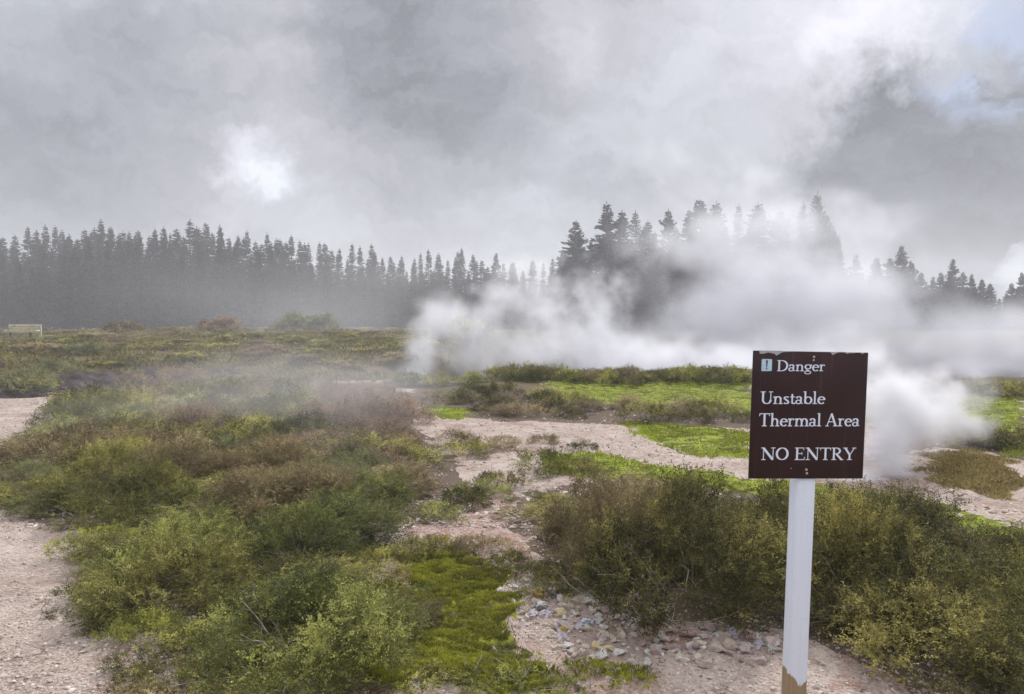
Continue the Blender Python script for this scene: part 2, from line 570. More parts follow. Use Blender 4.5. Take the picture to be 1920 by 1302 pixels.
def foliage_mat(name, dark, mid, light, trans=0.25, rough=0.7, patch=1.2):
    """leaf colour: differs by sprig (tint attribute), by plant (object random) and in broad patches"""
    m, M = mat_new(name)
    t = M.n('ShaderNodeAttribute', attribute_name='tint').outputs['Fac']
    rnd = M.n('ShaderNodeObjectInfo').outputs['Random']
    pos = M.n('ShaderNodeNewGeometry').outputs['Position']
    nz = M.noise(pos, patch, 3, 0.6)
    v = M.math('ADD', M.math('MULTIPLY', t, 0.62), M.math('MULTIPLY', M.math('SUBTRACT', nz, 0.5), 0.9))
    v = M.math('ADD', v, M.math('MULTIPLY', M.math('SUBTRACT', rnd, 0.5), 0.30))
    v = M.math('ADD', v, 0.18)
    c = M.mix(M.ramp(v, 0.15, 0.55, smooth=False), (*dark, 1), (*mid, 1))
    c = M.mix(M.ramp(v, 0.55, 0.95, smooth=False), c, (*light, 1))
    d = M.n('ShaderNodeBsdfPrincipled', {'Base Color': c, 'Roughness': rough, 'Specular IOR Level': 0.25})
    tr = M.n('ShaderNodeBsdfTranslucent', {'Color': c})
    mx = M.n('ShaderNodeMixShader', {0: trans, 1: d.outputs[0], 2: tr.outputs[0]})
    M.n('ShaderNodeOutputMaterial', {0: mx.outputs[0]})
    return m


m_moss = foliage_mat('moss_green', (0.075, 0.068, 0.014), (0.215, 0.215, 0.022), (0.41, 0.41, 0.048), 0.3, patch=4.0)
def clumped(x, y, cut, far=False):
    k = fbm(x * 2.4, y * 3.6, 131, 4) * 1.7 - 0.35 if far else moss_relief(x, y)
    keep = k > cut + rng.normal(0, 0.10, len(x))
    x, y, k = x[keep], y[keep], np.clip((k[keep] - cut) / (1 - cut), 0, 1)
    stray = (rng.random(len(x)) < 0.22) * (0.02 + 0.012 * y)
    return x + rng.normal(0, 1, len(x)) * stray, y + rng.normal(0, 1, len(x)) * stray, k


x1, y1 = sample_polys(MOSS[:2], 70000, 170000)
x1, y1, k1 = clumped(x1, y1, 0.22)
b = Bag()
b.add(*blades(x1, y1, 0.004, 0.013, 0.0028, 1.0))
me = b.mesh('moss')
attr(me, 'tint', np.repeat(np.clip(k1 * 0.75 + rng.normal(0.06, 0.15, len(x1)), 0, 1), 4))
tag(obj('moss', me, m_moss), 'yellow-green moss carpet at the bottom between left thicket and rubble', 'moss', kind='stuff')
m_lime = foliage_mat('moss_lime', (0.10, 0.085, 0.018), (0.22, 0.255, 0.022), (0.42, 0.50, 0.045), 0.3, patch=1.6)
x2, y2 = sample_polys(MOSS[2:], 4200, 30000)
x2, y2, k2 = clumped(x2, y2, 0.40, True)
b = Bag()
b.add(*blades(x2, y2, 0.006, 0.022, 0.008, 1.0))
me = b.mesh('moss')
attr(me, 'tint', np.repeat(np.clip(k2 * 0.75 + rng.normal(0.10, 0.15, len(x2)), 0, 1), 4))
tag(obj('moss', me, m_lime), 'vivid lime moss in strips across the warm ground behind the sign', 'moss', kind='stuff')

m_tan = foliage_mat('dry_grass', (0.10, 0.075, 0.025), (0.25, 0.19, 0.065), (0.40, 0.33, 0.11), 0.3, patch=3.0)
x1, y1 = sample_polys(TAN, 7000, 40000)
b = Bag()
b.add(*blades(x1, y1, 0.008, 0.035, 0.0045, 0.9, moss_m=0.0))
me = b.mesh('grass')
attr(me, 'tint', np.repeat(rng.random(len(x1)), 4))
tag(obj('grass', me, m_tan), 'tan dry grass mat right of the near steam vent', 'grass', kind='stuff')


g = np.random.default_rng(61)
n_ = 70000
yy = 16.8 + 55 * g.random(n_) ** 1.8
xx = g.uniform(-0.75, 0.12, n_) * yy
k_ = (fbm(xx * 0.5, yy * 0.9, 141, 4) > 0.42) & (xx < -3.6 + 0.03 * yy) & ((((xx + 11.6) / 4.9) ** 2 + ((yy - 22.4) / 6.4) ** 2) > 1.0 + g.normal(0, 0.12, n_))
k_ &= (yy > 17.5) | (xx > -6)
xx, yy = xx[k_], yy[k_]
b = Bag()
b.add(*blades(xx, yy, 0.06, 0.24, 0.035, 0.8, moss_m=0.0))
me = b.mesh('undergrowth')
attr(me, 'tint', np.repeat(np.clip(fbm(xx * 0.4, yy * 0.6, 147, 3) + g.normal(0, 0.2, len(xx)), 0, 1), 4))
m_under = foliage_mat('heath_cover', (0.06, 0.05, 0.02), (0.17, 0.145, 0.055), (0.30, 0.26, 0.10), 0.3, patch=0.5)
tag(obj('undergrowth', me, m_under), 'olive and brown heath covering the plateau before the forest', 'heath', kind='stuff')


# ------------------------------------------------------------------ shrubs
def make_foliage(seed, radius, hgt, nsprig, leaf=0.009, per=13, branches=5, spread=0.30, lean=(0.0, 0.0), spiky=0.9, clumps=22):
    """leaf mesh of one prostrate shrub: many small feathery sprays on a bumpy dome; base at the origin"""
    g = np.random.default_rng(seed)
    # the plant is a set of bushy tufts on a low dome, with dark gaps between them
    nt = clumps
    ta = g.uniform(0, 2 * math.pi, nt)
    tz = g.uniform(0.05, 1.0, nt) ** 0.8
    tr = np.sqrt(1 - tz ** 2)
    tn = np.stack([np.cos(ta) * tr, np.sin(ta) * tr, tz], 1)
    tc = tn * np.array([radius, radius, hgt]) * g.uniform(0.55, 0.88, nt)[:, None]
    trad = radius * g.uniform(0.26, 0.46, nt)
    ttint = g.uniform(-0.36, 0.36, nt)
    own = g.integers(0, nt, nsprig)
    nrm = g.normal(0, 1, (nsprig, 3)) + tn[own] * 1.1 + np.array([0, 0, 0.35])
    nrm /= np.linalg.norm(nrm, axis=1)[:, None]
    depth = 1 - 0.5 * g.random(nsprig) ** 1.6
    P = tc[own] + nrm * (trad[own] * depth)[:, None] * np.array([1, 1, min(1.0, hgt / radius * 1.1)])
    P[:, 2] = np.maximum(P[:, 2], 0.015)
    D = nrm * np.array([0.8, 0.8, 0.6]) + tn[own] * 0.6 + g.normal(0, 0.30, (nsprig, 3)) + np.array([lean[0] * 2, lean[1] * 2, 0.55])
    D /= np.linalg.norm(D, axis=1)[:, None]
    L = g.uniform(0.5, 1.1, nsprig) * spread
    L = np.where(g.random(nsprig) < spiky * 0.2, L * 1.5, L)
    S0 = P - D * (L * 0.55)[:, None]
    side = np.cross(D, g.normal(0, 1, (nsprig, 3)))
    side /= np.linalg.norm(side, axis=1)[:, None]
    # branchlets: main axis plus side twigs
    st, di, ln, tt = [], [], [], []
    base_t = np.clip(g.normal(0.5, 0.2, nsprig) + ttint[own], 0, 1)
    for bb_ in range(branches):
        if bb_ == 0:
            st.append(S0); di.append(D); ln.append(L)
        else:
            f = g.uniform(0.2, 0.8, nsprig)
            d2 = D + side * (1 if bb_ % 2 else -1) * g.uniform(0.5, 1.0, (nsprig, 1)) + g.normal(0, 0.22, (nsprig, 3))
            d2 /= np.linalg.norm(d2, axis=1)[:, None]
            st.append(S0 + D * (L * f)[:, None]); di.append(d2); ln.append(L * g.uniform(0.3, 0.55, nsprig))
        tt.append(base_t)
    st, di, ln, tt = np.concatenate(st), np.concatenate(di), np.concatenate(ln), np.concatenate(tt)
    nb = len(st)
    s = (np.arange(per) + 0.6) / per
    pos_ = st[:, None] + di[:, None] * (ln[:, None] * s[None])[..., None]
    pos_ = pos_ - np.array([0, 0, 1.0]) * (ln[:, None] * 0.22 * s[None] ** 2)[..., None]
    pos_ = pos_ + g.normal(0, 0.0022, pos_.shape)
    d = np.repeat(di[:, None], per, 1)
    rv = g.normal(0, 1, (nb, per, 3))
    out = np.cross(d, rv)
    out /= np.linalg.norm(out, axis=2)[..., None] + 1e-9
    ld = d * 0.65 + out * 0.8
    ld /= np.linalg.norm(ld, axis=2)[..., None]
    wd = np.cross(ld, g.normal(0, 1, (nb, per, 3)))
    wd /= np.linalg.norm(wd, axis=2)[..., None] + 1e-9
    ll = leaf * g.uniform(0.7, 1.35, (nb, per, 1))
    p0, mid_, p1 = pos_, pos_ + ld * ll * 0.5, pos_ + ld * ll
    V = np.stack([p0, mid_ + wd * ll * 0.21, p1, mid_ - wd * ll * 0.21], 2).reshape(-1, 3)
    V[:, 2] = np.maximum(V[:, 2], -0.03)
    n = nb * per
    me = mesh_np('foliage', V, np.arange(n * 4).reshape(n, 4))
    tv = np.repeat(np.clip(tt + g.normal(0, 0.10, nb), 0, 1), per * 4)
    attr(me, 'tint', tv)
    return me


def make_stems(seed, radius, hgt, n=14, r0=0.009, over=1.0):
    g = np.random.default_rng(seed + 500)
    b = Bag()
    for i in range(n):
        a = g.uniform(0, 2 * math.pi)
        el = g.uniform(0.1, 1.1)
        end = np.array([math.cos(a) * math.cos(el) * radius, math.sin(a) * math.cos(el) * radius, math.sin(el) * hgt]) * g.uniform(0.85, 1.25) * over
        st = np.array([g.normal(0, 0.05), g.normal(0, 0.05), -0.02])
        t = np.linspace(0, 1, 7)[:, None]
        mid = (st + end) / 2 + np.array([0, 0, 0.12 * hgt]) + g.normal(0, 0.04, 3) * radius
        path = (1 - t) ** 2 * st + 2 * t * (1 - t) * mid + t ** 2 * end + g.normal(0, 0.006, (7, 3))
        b.add(*tube(path, np.linspace(r0, r0 * 0.25, 7) * g.uniform(0.6, 1.1), 4))
        for k in range(4):                                # twigs
            f = g.uniform(0.35, 0.95)
            p = path[int(f * 6)]
            d = (end - st) / (np.linalg.norm(end - st) + 1e-6) + g.normal(0, 0.6, 3) + np.array([0, 0, 0.3])
            d /= np.linalg.norm(d)
            ln = g.uniform(0.12, 0.30) * radius
            t2 = np.linspace(0, 1, 4)[:, None]
            b.add(*tube(p + d * ln * t2 + g.normal(0, 0.004, (4, 3)), np.linspace(r0 * 0.3, r0 * 0.1, 4), 3))
    return b.mesh('stem')


m_stem = simple_mat('twig_bark', (0.14, 0.105, 0.08), (0.34, 0.29, 0.24), 30)
FOL = {
    'olive': foliage_mat('leaf_olive', (0.046, 0.043, 0.012), (0.185, 0.175, 0.045), (0.620, 0.571, 0.168)),
    'green': foliage_mat('leaf_green', (0.036, 0.044, 0.012), (0.145, 0.155, 0.040), (0.515, 0.515, 0.140)),
    'grey': foliage_mat('leaf_grey_green', (0.080, 0.085, 0.036), (0.21, 0.215, 0.095), (0.40, 0.39, 0.18)),
    'brown': foliage_mat('leaf_brown', (0.080, 0.060, 0.028), (0.215, 0.165, 0.080), (0.526, 0.426, 0.224)),
    'dark': foliage_mat('leaf_dark_olive', (0.028, 0.027, 0.008), (0.110, 0.102, 0.027), (0.493, 0.426, 0.123)),
    'pink': foliage_mat('leaf_reddish', (0.125, 0.083, 0.052), (0.28, 0.195, 0.13), (0.42, 0.31, 0.20)),
    'lime': foliage_mat('leaf_lime', (0.048, 0.055, 0.012), (0.17, 0.18, 0.030), (0.538, 0.538, 0.106)),
}
# protos: radius 1-ish units are metres
PROTO = {}


def proto(kind):
    if kind in PROTO:
        return PROTO[kind]
    lod, k = kind
    if lod == 'near':
        f = make_foliage(100 + k, 0.46, 0.36, 820, 0.0098, 14, 6, 0.18, (0.12, 0.05))
        s = make_stems(100 + k, 0.46, 0.36, 11, 0.0055)
    elif lod == 'low':
        f = make_foliage(200 + k, 0.42, 0.17, 330, 0.0115, 10, 5, 0.13, (0.1, 0.0))
        s = make_stems(200 + k, 0.42, 0.16, 8, 0.004)
    elif lod == 'mid':
        f = make_foliage(300 + k, 0.60, 0.38, 300, 0.022, 9, 5, 0.26, (0.1, 0.0))
        s = make_stems(300 + k, 0.60, 0.38, 10, 0.008)
    else:                                               # far
        f = make_foliage(400 + k, 1.0, 0.5, 240, 0.07, 6, 4, 0.36)
        s = None
    PROTO[kind] = (f, s)
    return f, s


def shrub(name, x, y, kind, scale, hs, mat, label, group=None, rz=None, cat='shrub', sink=0.0):
    f, s = proto(kind)
    z = h1(x, y) - sink
    rz = random.uniform(0, 6.28) if rz is None else rz
    if s is None:
        o = bpy.data.objects.new(name, f)
        col.objects.link(o)
        o.location, o.rotation_euler, o.scale = (x, y, z), (0, 0, rz), (scale, scale, scale * hs)
        if not f.materials:
            f.materials.append(FOL[mat])
        o.material_slots[0].link = 'OBJECT'
        o.material_slots[0].material = FOL[mat]
        return tag(o, label, cat, group)
    r = empty(name, (x, y, z), rz)
    r.scale = (scale, scale, scale * hs)
    fo = obj('foliage', f, FOL[mat], r)
    fo.material_slots[0].link = 'OBJECT'
    fo.material_slots[0].material = FOL[mat]
    obj('stem', s, m_stem, r)
    return tag(r, label, cat, group)


def fill(poly, spacing, n=4000, seed=1):
    g = np.random.default_rng(seed)
    lo, hi = poly.min(0), poly.max(0)
    out = []
    for _ in range(n):
        p = g.uniform(lo, hi)
        if not inside_poly(np.array([p[0]]), np.array([p[1]]), poly)[0]:
            continue
        if all((p[0] - q[0]) ** 2 + (p[1] - q[1]) ** 2 > spacing ** 2 for q in out):
            out.append((p[0], p[1]))
    return out


LEFT_THICKET = poly_world([(300, 1120), (370, 1205), (470, 1275), (560, 1310), (640, 1270), (640, 1215), (630, 1130), (640, 1050), (670, 985), (745, 925), (775, 880),
                           (735, 815), (720, 775), (720, 745), (560, 735), (430, 742), (250, 750), (150, 775), (110, 805), (60, 850), (-60, 890),
                           (-60, 925), (60, 940), (180, 980), (260, 1020), (300, 1070)])
RIGHT_THICKET = poly_world([(1085, 1025), (1130, 1085), (1300, 1145), (1450, 1155), (1560, 1175), (1690, 1225), (1800, 1275), (2050, 1320), (2050, 1110),
                            (1920, 1095), (1800, 1060), (1650, 1035), (1500, 1015), (1350, 1000), (1200, 985), (1080, 965), (1035, 970), (1030, 990), (1045, 1008)])

seen_far = 0
for k, (x, y) in enumerate(fill(LEFT_THICKET, 0.39, 5000, 3)):
    px = 960 + x / y * F
    if y < 4.1:
        mat = ['olive', 'green', 'olive', 'lime', 'green'][k % 5]
    elif px > 560 and y < 7.2:
        mat = ['green', 'green', 'olive', 'grey', 'brown'][k % 5]
    elif y < 6.3:
        mat = ['brown', 'olive', 'olive', 'brown', 'green'][k % 5] if px > 200 else ['green', 'olive', 'brown'][k % 3]
    elif px > 610 and y > 9:
        mat = 'pink'
    else:
        mat = ['olive', 'brown', 'olive', 'grey', 'pink' if k % 3 == 0 else 'brown'][k % 5]
    word = {'olive': 'olive-green', 'green': 'fresh green', 'grey': 'grey-green', 'brown': 'brownish', 'pink': 'reddish', 'dark': 'dark olive', 'lime': 'lime-green'}[mat]
    lod = 'near' if y < 7 else 'mid'
    sc = random.uniform(0.78, 1.12) * (1.0 if lod == 'near' else 0.8)
    edge_f = 0.85
    shrub('shrub', x, y, (lod, k % (6 if lod == 'near' else 4)), sc, edge_f * random.uniform(0.55, 1.3), mat,
          f'{word} feathery low shrub in the thicket between gravel path and moss carpet', f'{word} shrubs of the left thicket')

for k, (x, y) in enumerate(fill(RIGHT_THICKET, 0.37, 5000, 5)):
    px = 960 + x / y * F
    dk = (y - 3.4) / 2.2
    if y < 3.9 and px > 1600:
        mat = ['dark', 'olive', 'dark', 'green'][k % 4]
    else:
        mat = ['dark', 'dark', 'olive', 'dark', 'brown'][k % 5]
    word = {'olive': 'olive-green', 'green': 'fresh green', 'brown': 'brownish', 'dark': 'dark olive'}[mat]
    hs = 1.12 if px < 1700 else 0.95
    if px < 1120:
        hs = 0.75
    hs *= 1 - 0.42 * float(sstep(4.5, 5.3, y))
    shrub('shrub', x, y, ('near', (k + 2) % 6), random.uniform(0.85, 1.15), hs * random.uniform(0.65, 1.2), mat,
          f'{word} twiggy shrub in the tall thicket behind the sign post', f'{word} shrubs of the right thicket')

# low creeping shrubs at the bottom of the picture between moss and thicket
LOW = poly_world([(320, 1290), (560, 1300), (760, 1292), (900, 1280), (1000, 1290), (1060, 1330), (1060, 1390), (300, 1390)])
for k, (x, y) in enumerate(fill(LOW, 0.24, 3000, 9)):
    mat = ['lime', 'olive', 'green', 'brown', 'lime', 'olive'][k % 6]
    word = {'lime': 'lime-green', 'olive': 'olive-green', 'green': 'fresh green', 'brown': 'brownish'}[mat]
    shrub('creeping_shrub', x, y, ('low', k % 4), random.uniform(0.5, 0.8), random.uniform(0.45, 0.8), mat,
          f'{word} creeping shrub hugging the ground in front of the moss carpet', f'{word} creeping shrubs in front')
# ragged fringe along the thicket edges
k = 0
for pts, mats in (([(180, 1030), (205, 1080), (215, 1130), (240, 1170), (285, 1215), (335, 1250)], ['lime', 'olive']),
                  ([(725, 1060), (745, 1180)], ['olive', 'brown']),
                  ([(800, 1045), (960, 1070), (1010, 1085), (1085, 1105)], ['dark', 'dark']),
                  ([(830, 970), (880, 945), (900, 930), (940, 910)], ['green', 'dark'])):
    for (px, py) in pts:
        x, y, z = at(px, py)
        m_ = mats[k % len(mats)]
        word = {'lime': 'lime-green', 'olive': 'olive-green', 'green': 'fresh green', 'brown': 'brownish', 'dark': 'dark olive'}[m_]
        shrub('creeping_shrub', x, y, ('low', k % 4), random.uniform(0.5, 0.75), random.uniform(0.7, 1.1), m_,
              f'{word} tuft of creeping shrub at the bare edge of a thicket', f'{word} tufts at the thicket edges')
        k += 1

# little plants growing through the moss carpet
for k, (x, y) in enumerate(fill(MOSS[0], 0.20, 1500, 15)):
    if k % 2:
        continue
    m_ = ['brown', 'olive', 'dark', 'lime'][k // 2 % 4]
    word = {'lime': 'lime-green', 'olive': 'olive-green', 'brown': 'brownish', 'dark': 'dark olive'}[m_]
    shrub('creeping_shrub', x, y, ('low', k % 4), random.uniform(0.18, 0.42), random.uniform(0.5, 0.9), m_,
          f'{word} tiny creeping plant growing through the moss carpet', f'{word} tiny plants in the moss')

# single shrubs one can point to
HERO = [
    (862, 838, 'mid', 0, 0.50, 0.9, 'brown', 'brown twiggy shrub alone on the pale gravel, upper half of a pair'),
    (868, 856, 'mid', 1, 0.52, 0.7, 'olive', 'olive shrub alone on the pale gravel, touching the brown one behind it'),
    (942, 842, 'mid', 2, 0.42, 0.75, 'brown', 'small round brown shrub right of the pair on the pale gravel'),
    (1022, 830, 'low', 1, 0.50, 1.0, 'brown', 'tiny dark tuft on the pale gravel between two shrubs'),
    (1094, 840, 'low', 2, 0.45, 0.9, 'dark', 'tiny flat tuft on the gravel strip above the lime moss'),
    (1020, 888, 'mid', 3, 0.55, 0.95, 'lime', 'bright green shrub at the left tip of the lime moss strip'),
    (1075, 885, 'mid', 1, 0.45, 0.8, 'olive', 'olive shrub beside the bright green one at the moss strip'),
    (905, 1036, 'low', 0, 0.55, 0.8, 'brown', 'sparse brown shrub creeping over the red soil patch'),
    (835, 1025, 'low', 3, 0.45, 0.7, 'brown', 'thin brown creeper at the left end of the red soil patch'),
    (1035, 1108, 'low', 2, 0.42, 0.8, 'dark', 'small dark cushion plant above the rubble patch'),
    (735, 800, 'mid', 2, 0.9, 1.0, 'pink', 'reddish shrub half veiled by mist at the back of the left thicket'),
    (640, 800, 'mid', 0, 0.9, 0.9, 'pink', 'pale reddish shrub in the mist left of the reddish one'),
    (45, 738, 'mid', 3, 1.75, 1.0, 'grey', 'broad grey-green shrub at the rim of the dark hollow'),
    (330, 722, 'mid', 1, 1.7, 0.9, 'pink', 'rusty pink shrub mound behind the thicket by the hollow'),
    (250, 728, 'mid', 2, 1.2, 0.9, 'brown', 'brown shrub mound beside the rusty pink one'),
    (395, 725, 'mid', 0, 1.4, 0.8, 'brown', 'brown misty shrub mound to the right of the rusty pink one'),
    (110, 700, 'mid', 0, 1.4, 0.8, 'grey', 'grey-green shrub deep in the dark hollow'),
    (660, 1200, 'near', 2, 0.7, 0.7, 'green', 'fresh green shrub leaning over the left edge of the moss carpet'),
]
for (px, py, lod, k, sc, hs, mat, lab) in HERO:
    x, y, z = at(px, py)
    shrub('shrub', x, y, (lod, k), sc, hs, mat, lab)

# low scrub between the gravel and the ridge, and on the ridge
MIDS = poly_world([(790, 748), (1000, 735), (1080, 762), (1230, 768), (1400, 780), (1400, 800), (1220, 790), (1100, 784), (960, 782), (820, 765)])
for k, (x, y) in enumerate(fill(MIDS, 0.55, 3000, 13)):
    if k % 4 == 3:
        continue
    mat = ['brown', 'dark', 'olive', 'brown', 'dark'][k % 5]
    word = {'olive': 'olive-green', 'brown': 'brownish', 'dark': 'dark olive'}[mat]
    shrub('shrub', x, y, ('mid', k % 4), random.uniform(0.4, 0.75), random.uniform(0.6, 0.95), mat,
          f'{word} small shrub between the pale gravel strip and the grassy ridge', f'{word} shrubs below the ridge')
for k in range(34):
    px = 960 + k * 15.5 if k < 30 else 760 + (k - 30) * 60
    x0, y0, _ = at(px, 742)
    y = 16.3 + random.uniform(-0.3, 0.5)
    x = (px - 960) / F * y
    mat = ['green', 'olive', 'lime', 'olive', 'brown'][k % 5]
    word = {'olive': 'olive-green', 'green': 'fresh green', 'brown': 'brownish', 'lime': 'lime-green'}[mat]
    shrub('shrub', x, y, ('mid', k % 4), random.uniform(0.55, 0.85), random.uniform(0.7, 1.0), mat,
          f'{word} shrub on the crest of the ridge in front of the steaming lake', f'{word} shrubs on the ridge crest')
for k, (px, py) in enumerate([(1880, 742), (1905, 746), (1925, 744), (1850, 742), (1815, 738), (1770, 735), (1720, 735), (1680, 733), (1845, 832), (1890, 840), (1925, 845), (1815, 836)]):
    x, y, _ = at(px, py)
    mat = ['olive', 'dark', 'green', 'olive'][k % 4] if py < 800 else 'dark'
    word = {'olive': 'olive-green', 'green': 'fresh green', 'dark': 'dark olive'}[mat]
    where = 'on the rim above the bright moss right of the sign' if py < 800 else 'in the dark band under the bright moss right of the sign'
    shrub('shrub', x, y, ('mid', k % 4), random.uniform(0.55, 0.8), random.uniform(0.6, 0.9), mat, f'{word} shrub {where}', f'{word} shrubs {where}')

# scrub of the plateau
g = np.random.default_rng(21)
n = 0
placed = []
for _ in range(9000):
    y = 16.6 + 66 * g.random() ** 1.7
    px = g.uniform(-60, 1010 if y > 26 else 760)
    x = (px - 960) / F * y
    if x > -3.5 + 0.03 * y - 1.5 and y < 95:
        continue
    sp = 1.0 + 0.022 * y
    if any((x - q[0]) ** 2 + ((y - q[1]) * 0.6) ** 2 < sp ** 2 for q in placed):
        continue
    if ((x + 11.6) / 4.9) ** 2 + ((y - 22.4) / 6.4) ** 2 < 1.1 and g.random() < 0.8:
        continue
    if y < 22 and not 130 < px < 760:
        continue
    if y < 24 and x < -6 and False:
        continue
    placed.append((x, y))
    m_ = ['olive', 'brown', 'olive', 'grey', 'pink', 'brown', 'olive'][n % 7]
    word = {'olive': 'olive-green', 'brown': 'brownish', 'grey': 'grey-green', 'pink': 'rusty pink'}[m_]
    shrub('scrub_mound', x, y, ('far', n % 4), random.uniform(0.6, 1.3), random.uniform(0.25, 0.6), m_, cat='scrub', label=
          f'{word} low scrub mound on the plateau in front of the pine forest', group=f'{word} scrub on the plateau')
    n += 1
    if n >= 260:
        break
for (px, py, sc, hs, mat, lab) in [
    (545, 622, 2.2, 1.2, 'grey', 'round light green bush at the forest edge, left of a pair'),
    (592, 622, 2.0, 1.2, 'grey', 'round light green bush at the forest edge, right of a pair'),
    (410, 634, 2.0, 0.9, 'pink', 'rusty red scrub mound on the plateau before the forest'),
    (230, 630, 1.6, 1.0, 'brown', 'brown bush at the forest edge behind the boardwalk')]:
    x = (px - 960) / F * 62
    shrub('bush', x, 62, ('far', 1), sc, hs, mat, lab, cat='bush')
# banks seen through the steam
for k, (px, d) in enumerate([(870, 36), (845, 38), (1010, 44), (1040, 45), (980, 43)]):
    x = (px - 960) / F * d
    z = atd(px, 690, d)[2]
    o = shrub('bush', x, d, ('far', k % 4), 1.5, 1.4, 'green', 'green bush showing through the steam on the lake bank', 'bushes in the steam', cat='bush')
    o.location.z = max(-2.78, h1(x, d))


# ------------------------------------------------------------------ rocks
def rock_mesh(seed, rough=0.28, sub=2, flat=0.75):
    bm = bmesh.new()
    bmesh.ops.create_icosphere(bm, subdivisions=sub, radius=1.0)
    r = random.Random(seed)
    planes = []
    for _ in range(9):
        v = Vector((r.gauss(0, 1), r.gauss(0, 1), r.gauss(0, 1))).normalized()
        planes.append((v, r.uniform(0.38, 0.8)))
    for v in bm.verts:
        p = v.co.copy()
        for nrm, d in planes:
            k = p.dot(nrm) - d
            if k > 0:
                p -= nrm * k * 0.98
        p += Vector((r.gauss(0, 1), r.gauss(0, 1), r.gauss(0, 1))) * rough * 0.06
        p.z *= flat
        v.co = p
    me = bpy.data.meshes.new('rock')
    bm.to_mesh(me)
    bm.free()
    return me


def rock_mat(name, c1, c2, crust=None):
    m, M = mat_new(name)
    p = M.n('ShaderNodeTexCoord').outputs['Object']
    rnd = M.n('ShaderNodeObjectInfo').outputs['Random']
    p = M.vmath('ADD', p, M.n('ShaderNodeCombineXYZ', {0: M.math('MULTIPLY', rnd, 31.0)}).outputs[0])
    n = M.noise(p, 1.8, 6, 0.65)
    n2_ = M.noise(p, 9.0, 4, 0.7)
    c = M.mix(M.ramp(n, 0.32, 0.68), (*c1, 1), (*c2, 1))
    c = M.mix(M.math('MULTIPLY', M.ramp(n2_, 0.55, 0.8), 0.6), c, (0.12, 0.09, 0.08, 1))
    if crust:
        c = M.mix(M.ramp(n2_, 0.48, 0.36), c, (*crust, 1))
    bp = M.n('ShaderNodeBump', {'Height': n2_, 'Strength': 0.6, 'Distance': 0.15}).outputs[0]
    finish(M, c, 0.9, bp, 0.2)
    return m


RM = {
    'cream': rock_mat('rock_cream', (0.46, 0.38, 0.29), (0.64, 0.56, 0.45)),
    'pink': rock_mat('rock_pink', (0.42, 0.31, 0.27), (0.58, 0.47, 0.42)),
    'grey': rock_mat('rock_grey', (0.44, 0.40, 0.36), (0.64, 0.60, 0.55), (0.68, 0.65, 0.62)),
    'blue': rock_mat('rock_blue_white', (0.54, 0.58, 0.64), (0.74, 0.78, 0.83)),
    'gold': rock_mat('rock_gold', (0.50, 0.38, 0.18), (0.64, 0.53, 0.33)),
    'ochre': rock_mat('rock_ochre', (0.42, 0.25, 0.05), (0.52, 0.40, 0.16)),
    'red': rock_mat('rock_red', (0.33, 0.20, 0.17), (0.46, 0.33, 0.29), (0.52, 0.45, 0.43)),
    'lilac': rock_mat('rock_lilac', (0.38, 0.34, 0.36), (0.58, 0.53, 0.56), (0.68, 0.64, 0.65)),
}
RK = [rock_mesh(i, 0.35, 2, 0.6 + 0.05 * (i % 5)) for i in range(9)]
for r_ in RK:
    r_.materials.append(RM['cream'])
CRUST = [rock_mesh(50 + i, 1.6, 3, 0.7) for i in range(3)]
for r_ in CRUST:
    r_.materials.append(RM['grey'])


def stone(x, y, s, mat, mesh, label, group=None, squash=1.0, name='rock'):
    o = bpy.data.objects.new(name, mesh)
    col.objects.link(o)
    o.location = (x, y, h1(x, y) + s * 0.15)
    o.rotation_euler = (random.uniform(-.3, .3), random.uniform(-.3, .3), random.uniform(0, 6.28))
    o.scale = (s * random.uniform(0.85, 1.25), s * random.uniform(0.8, 1.1), s * squash * random.uniform(0.75, 1.1))
    o.material_slots[0].link = 'OBJECT'
    o.material_slots[0].material = RM[mat]
    return tag(o, label, 'rock', group)


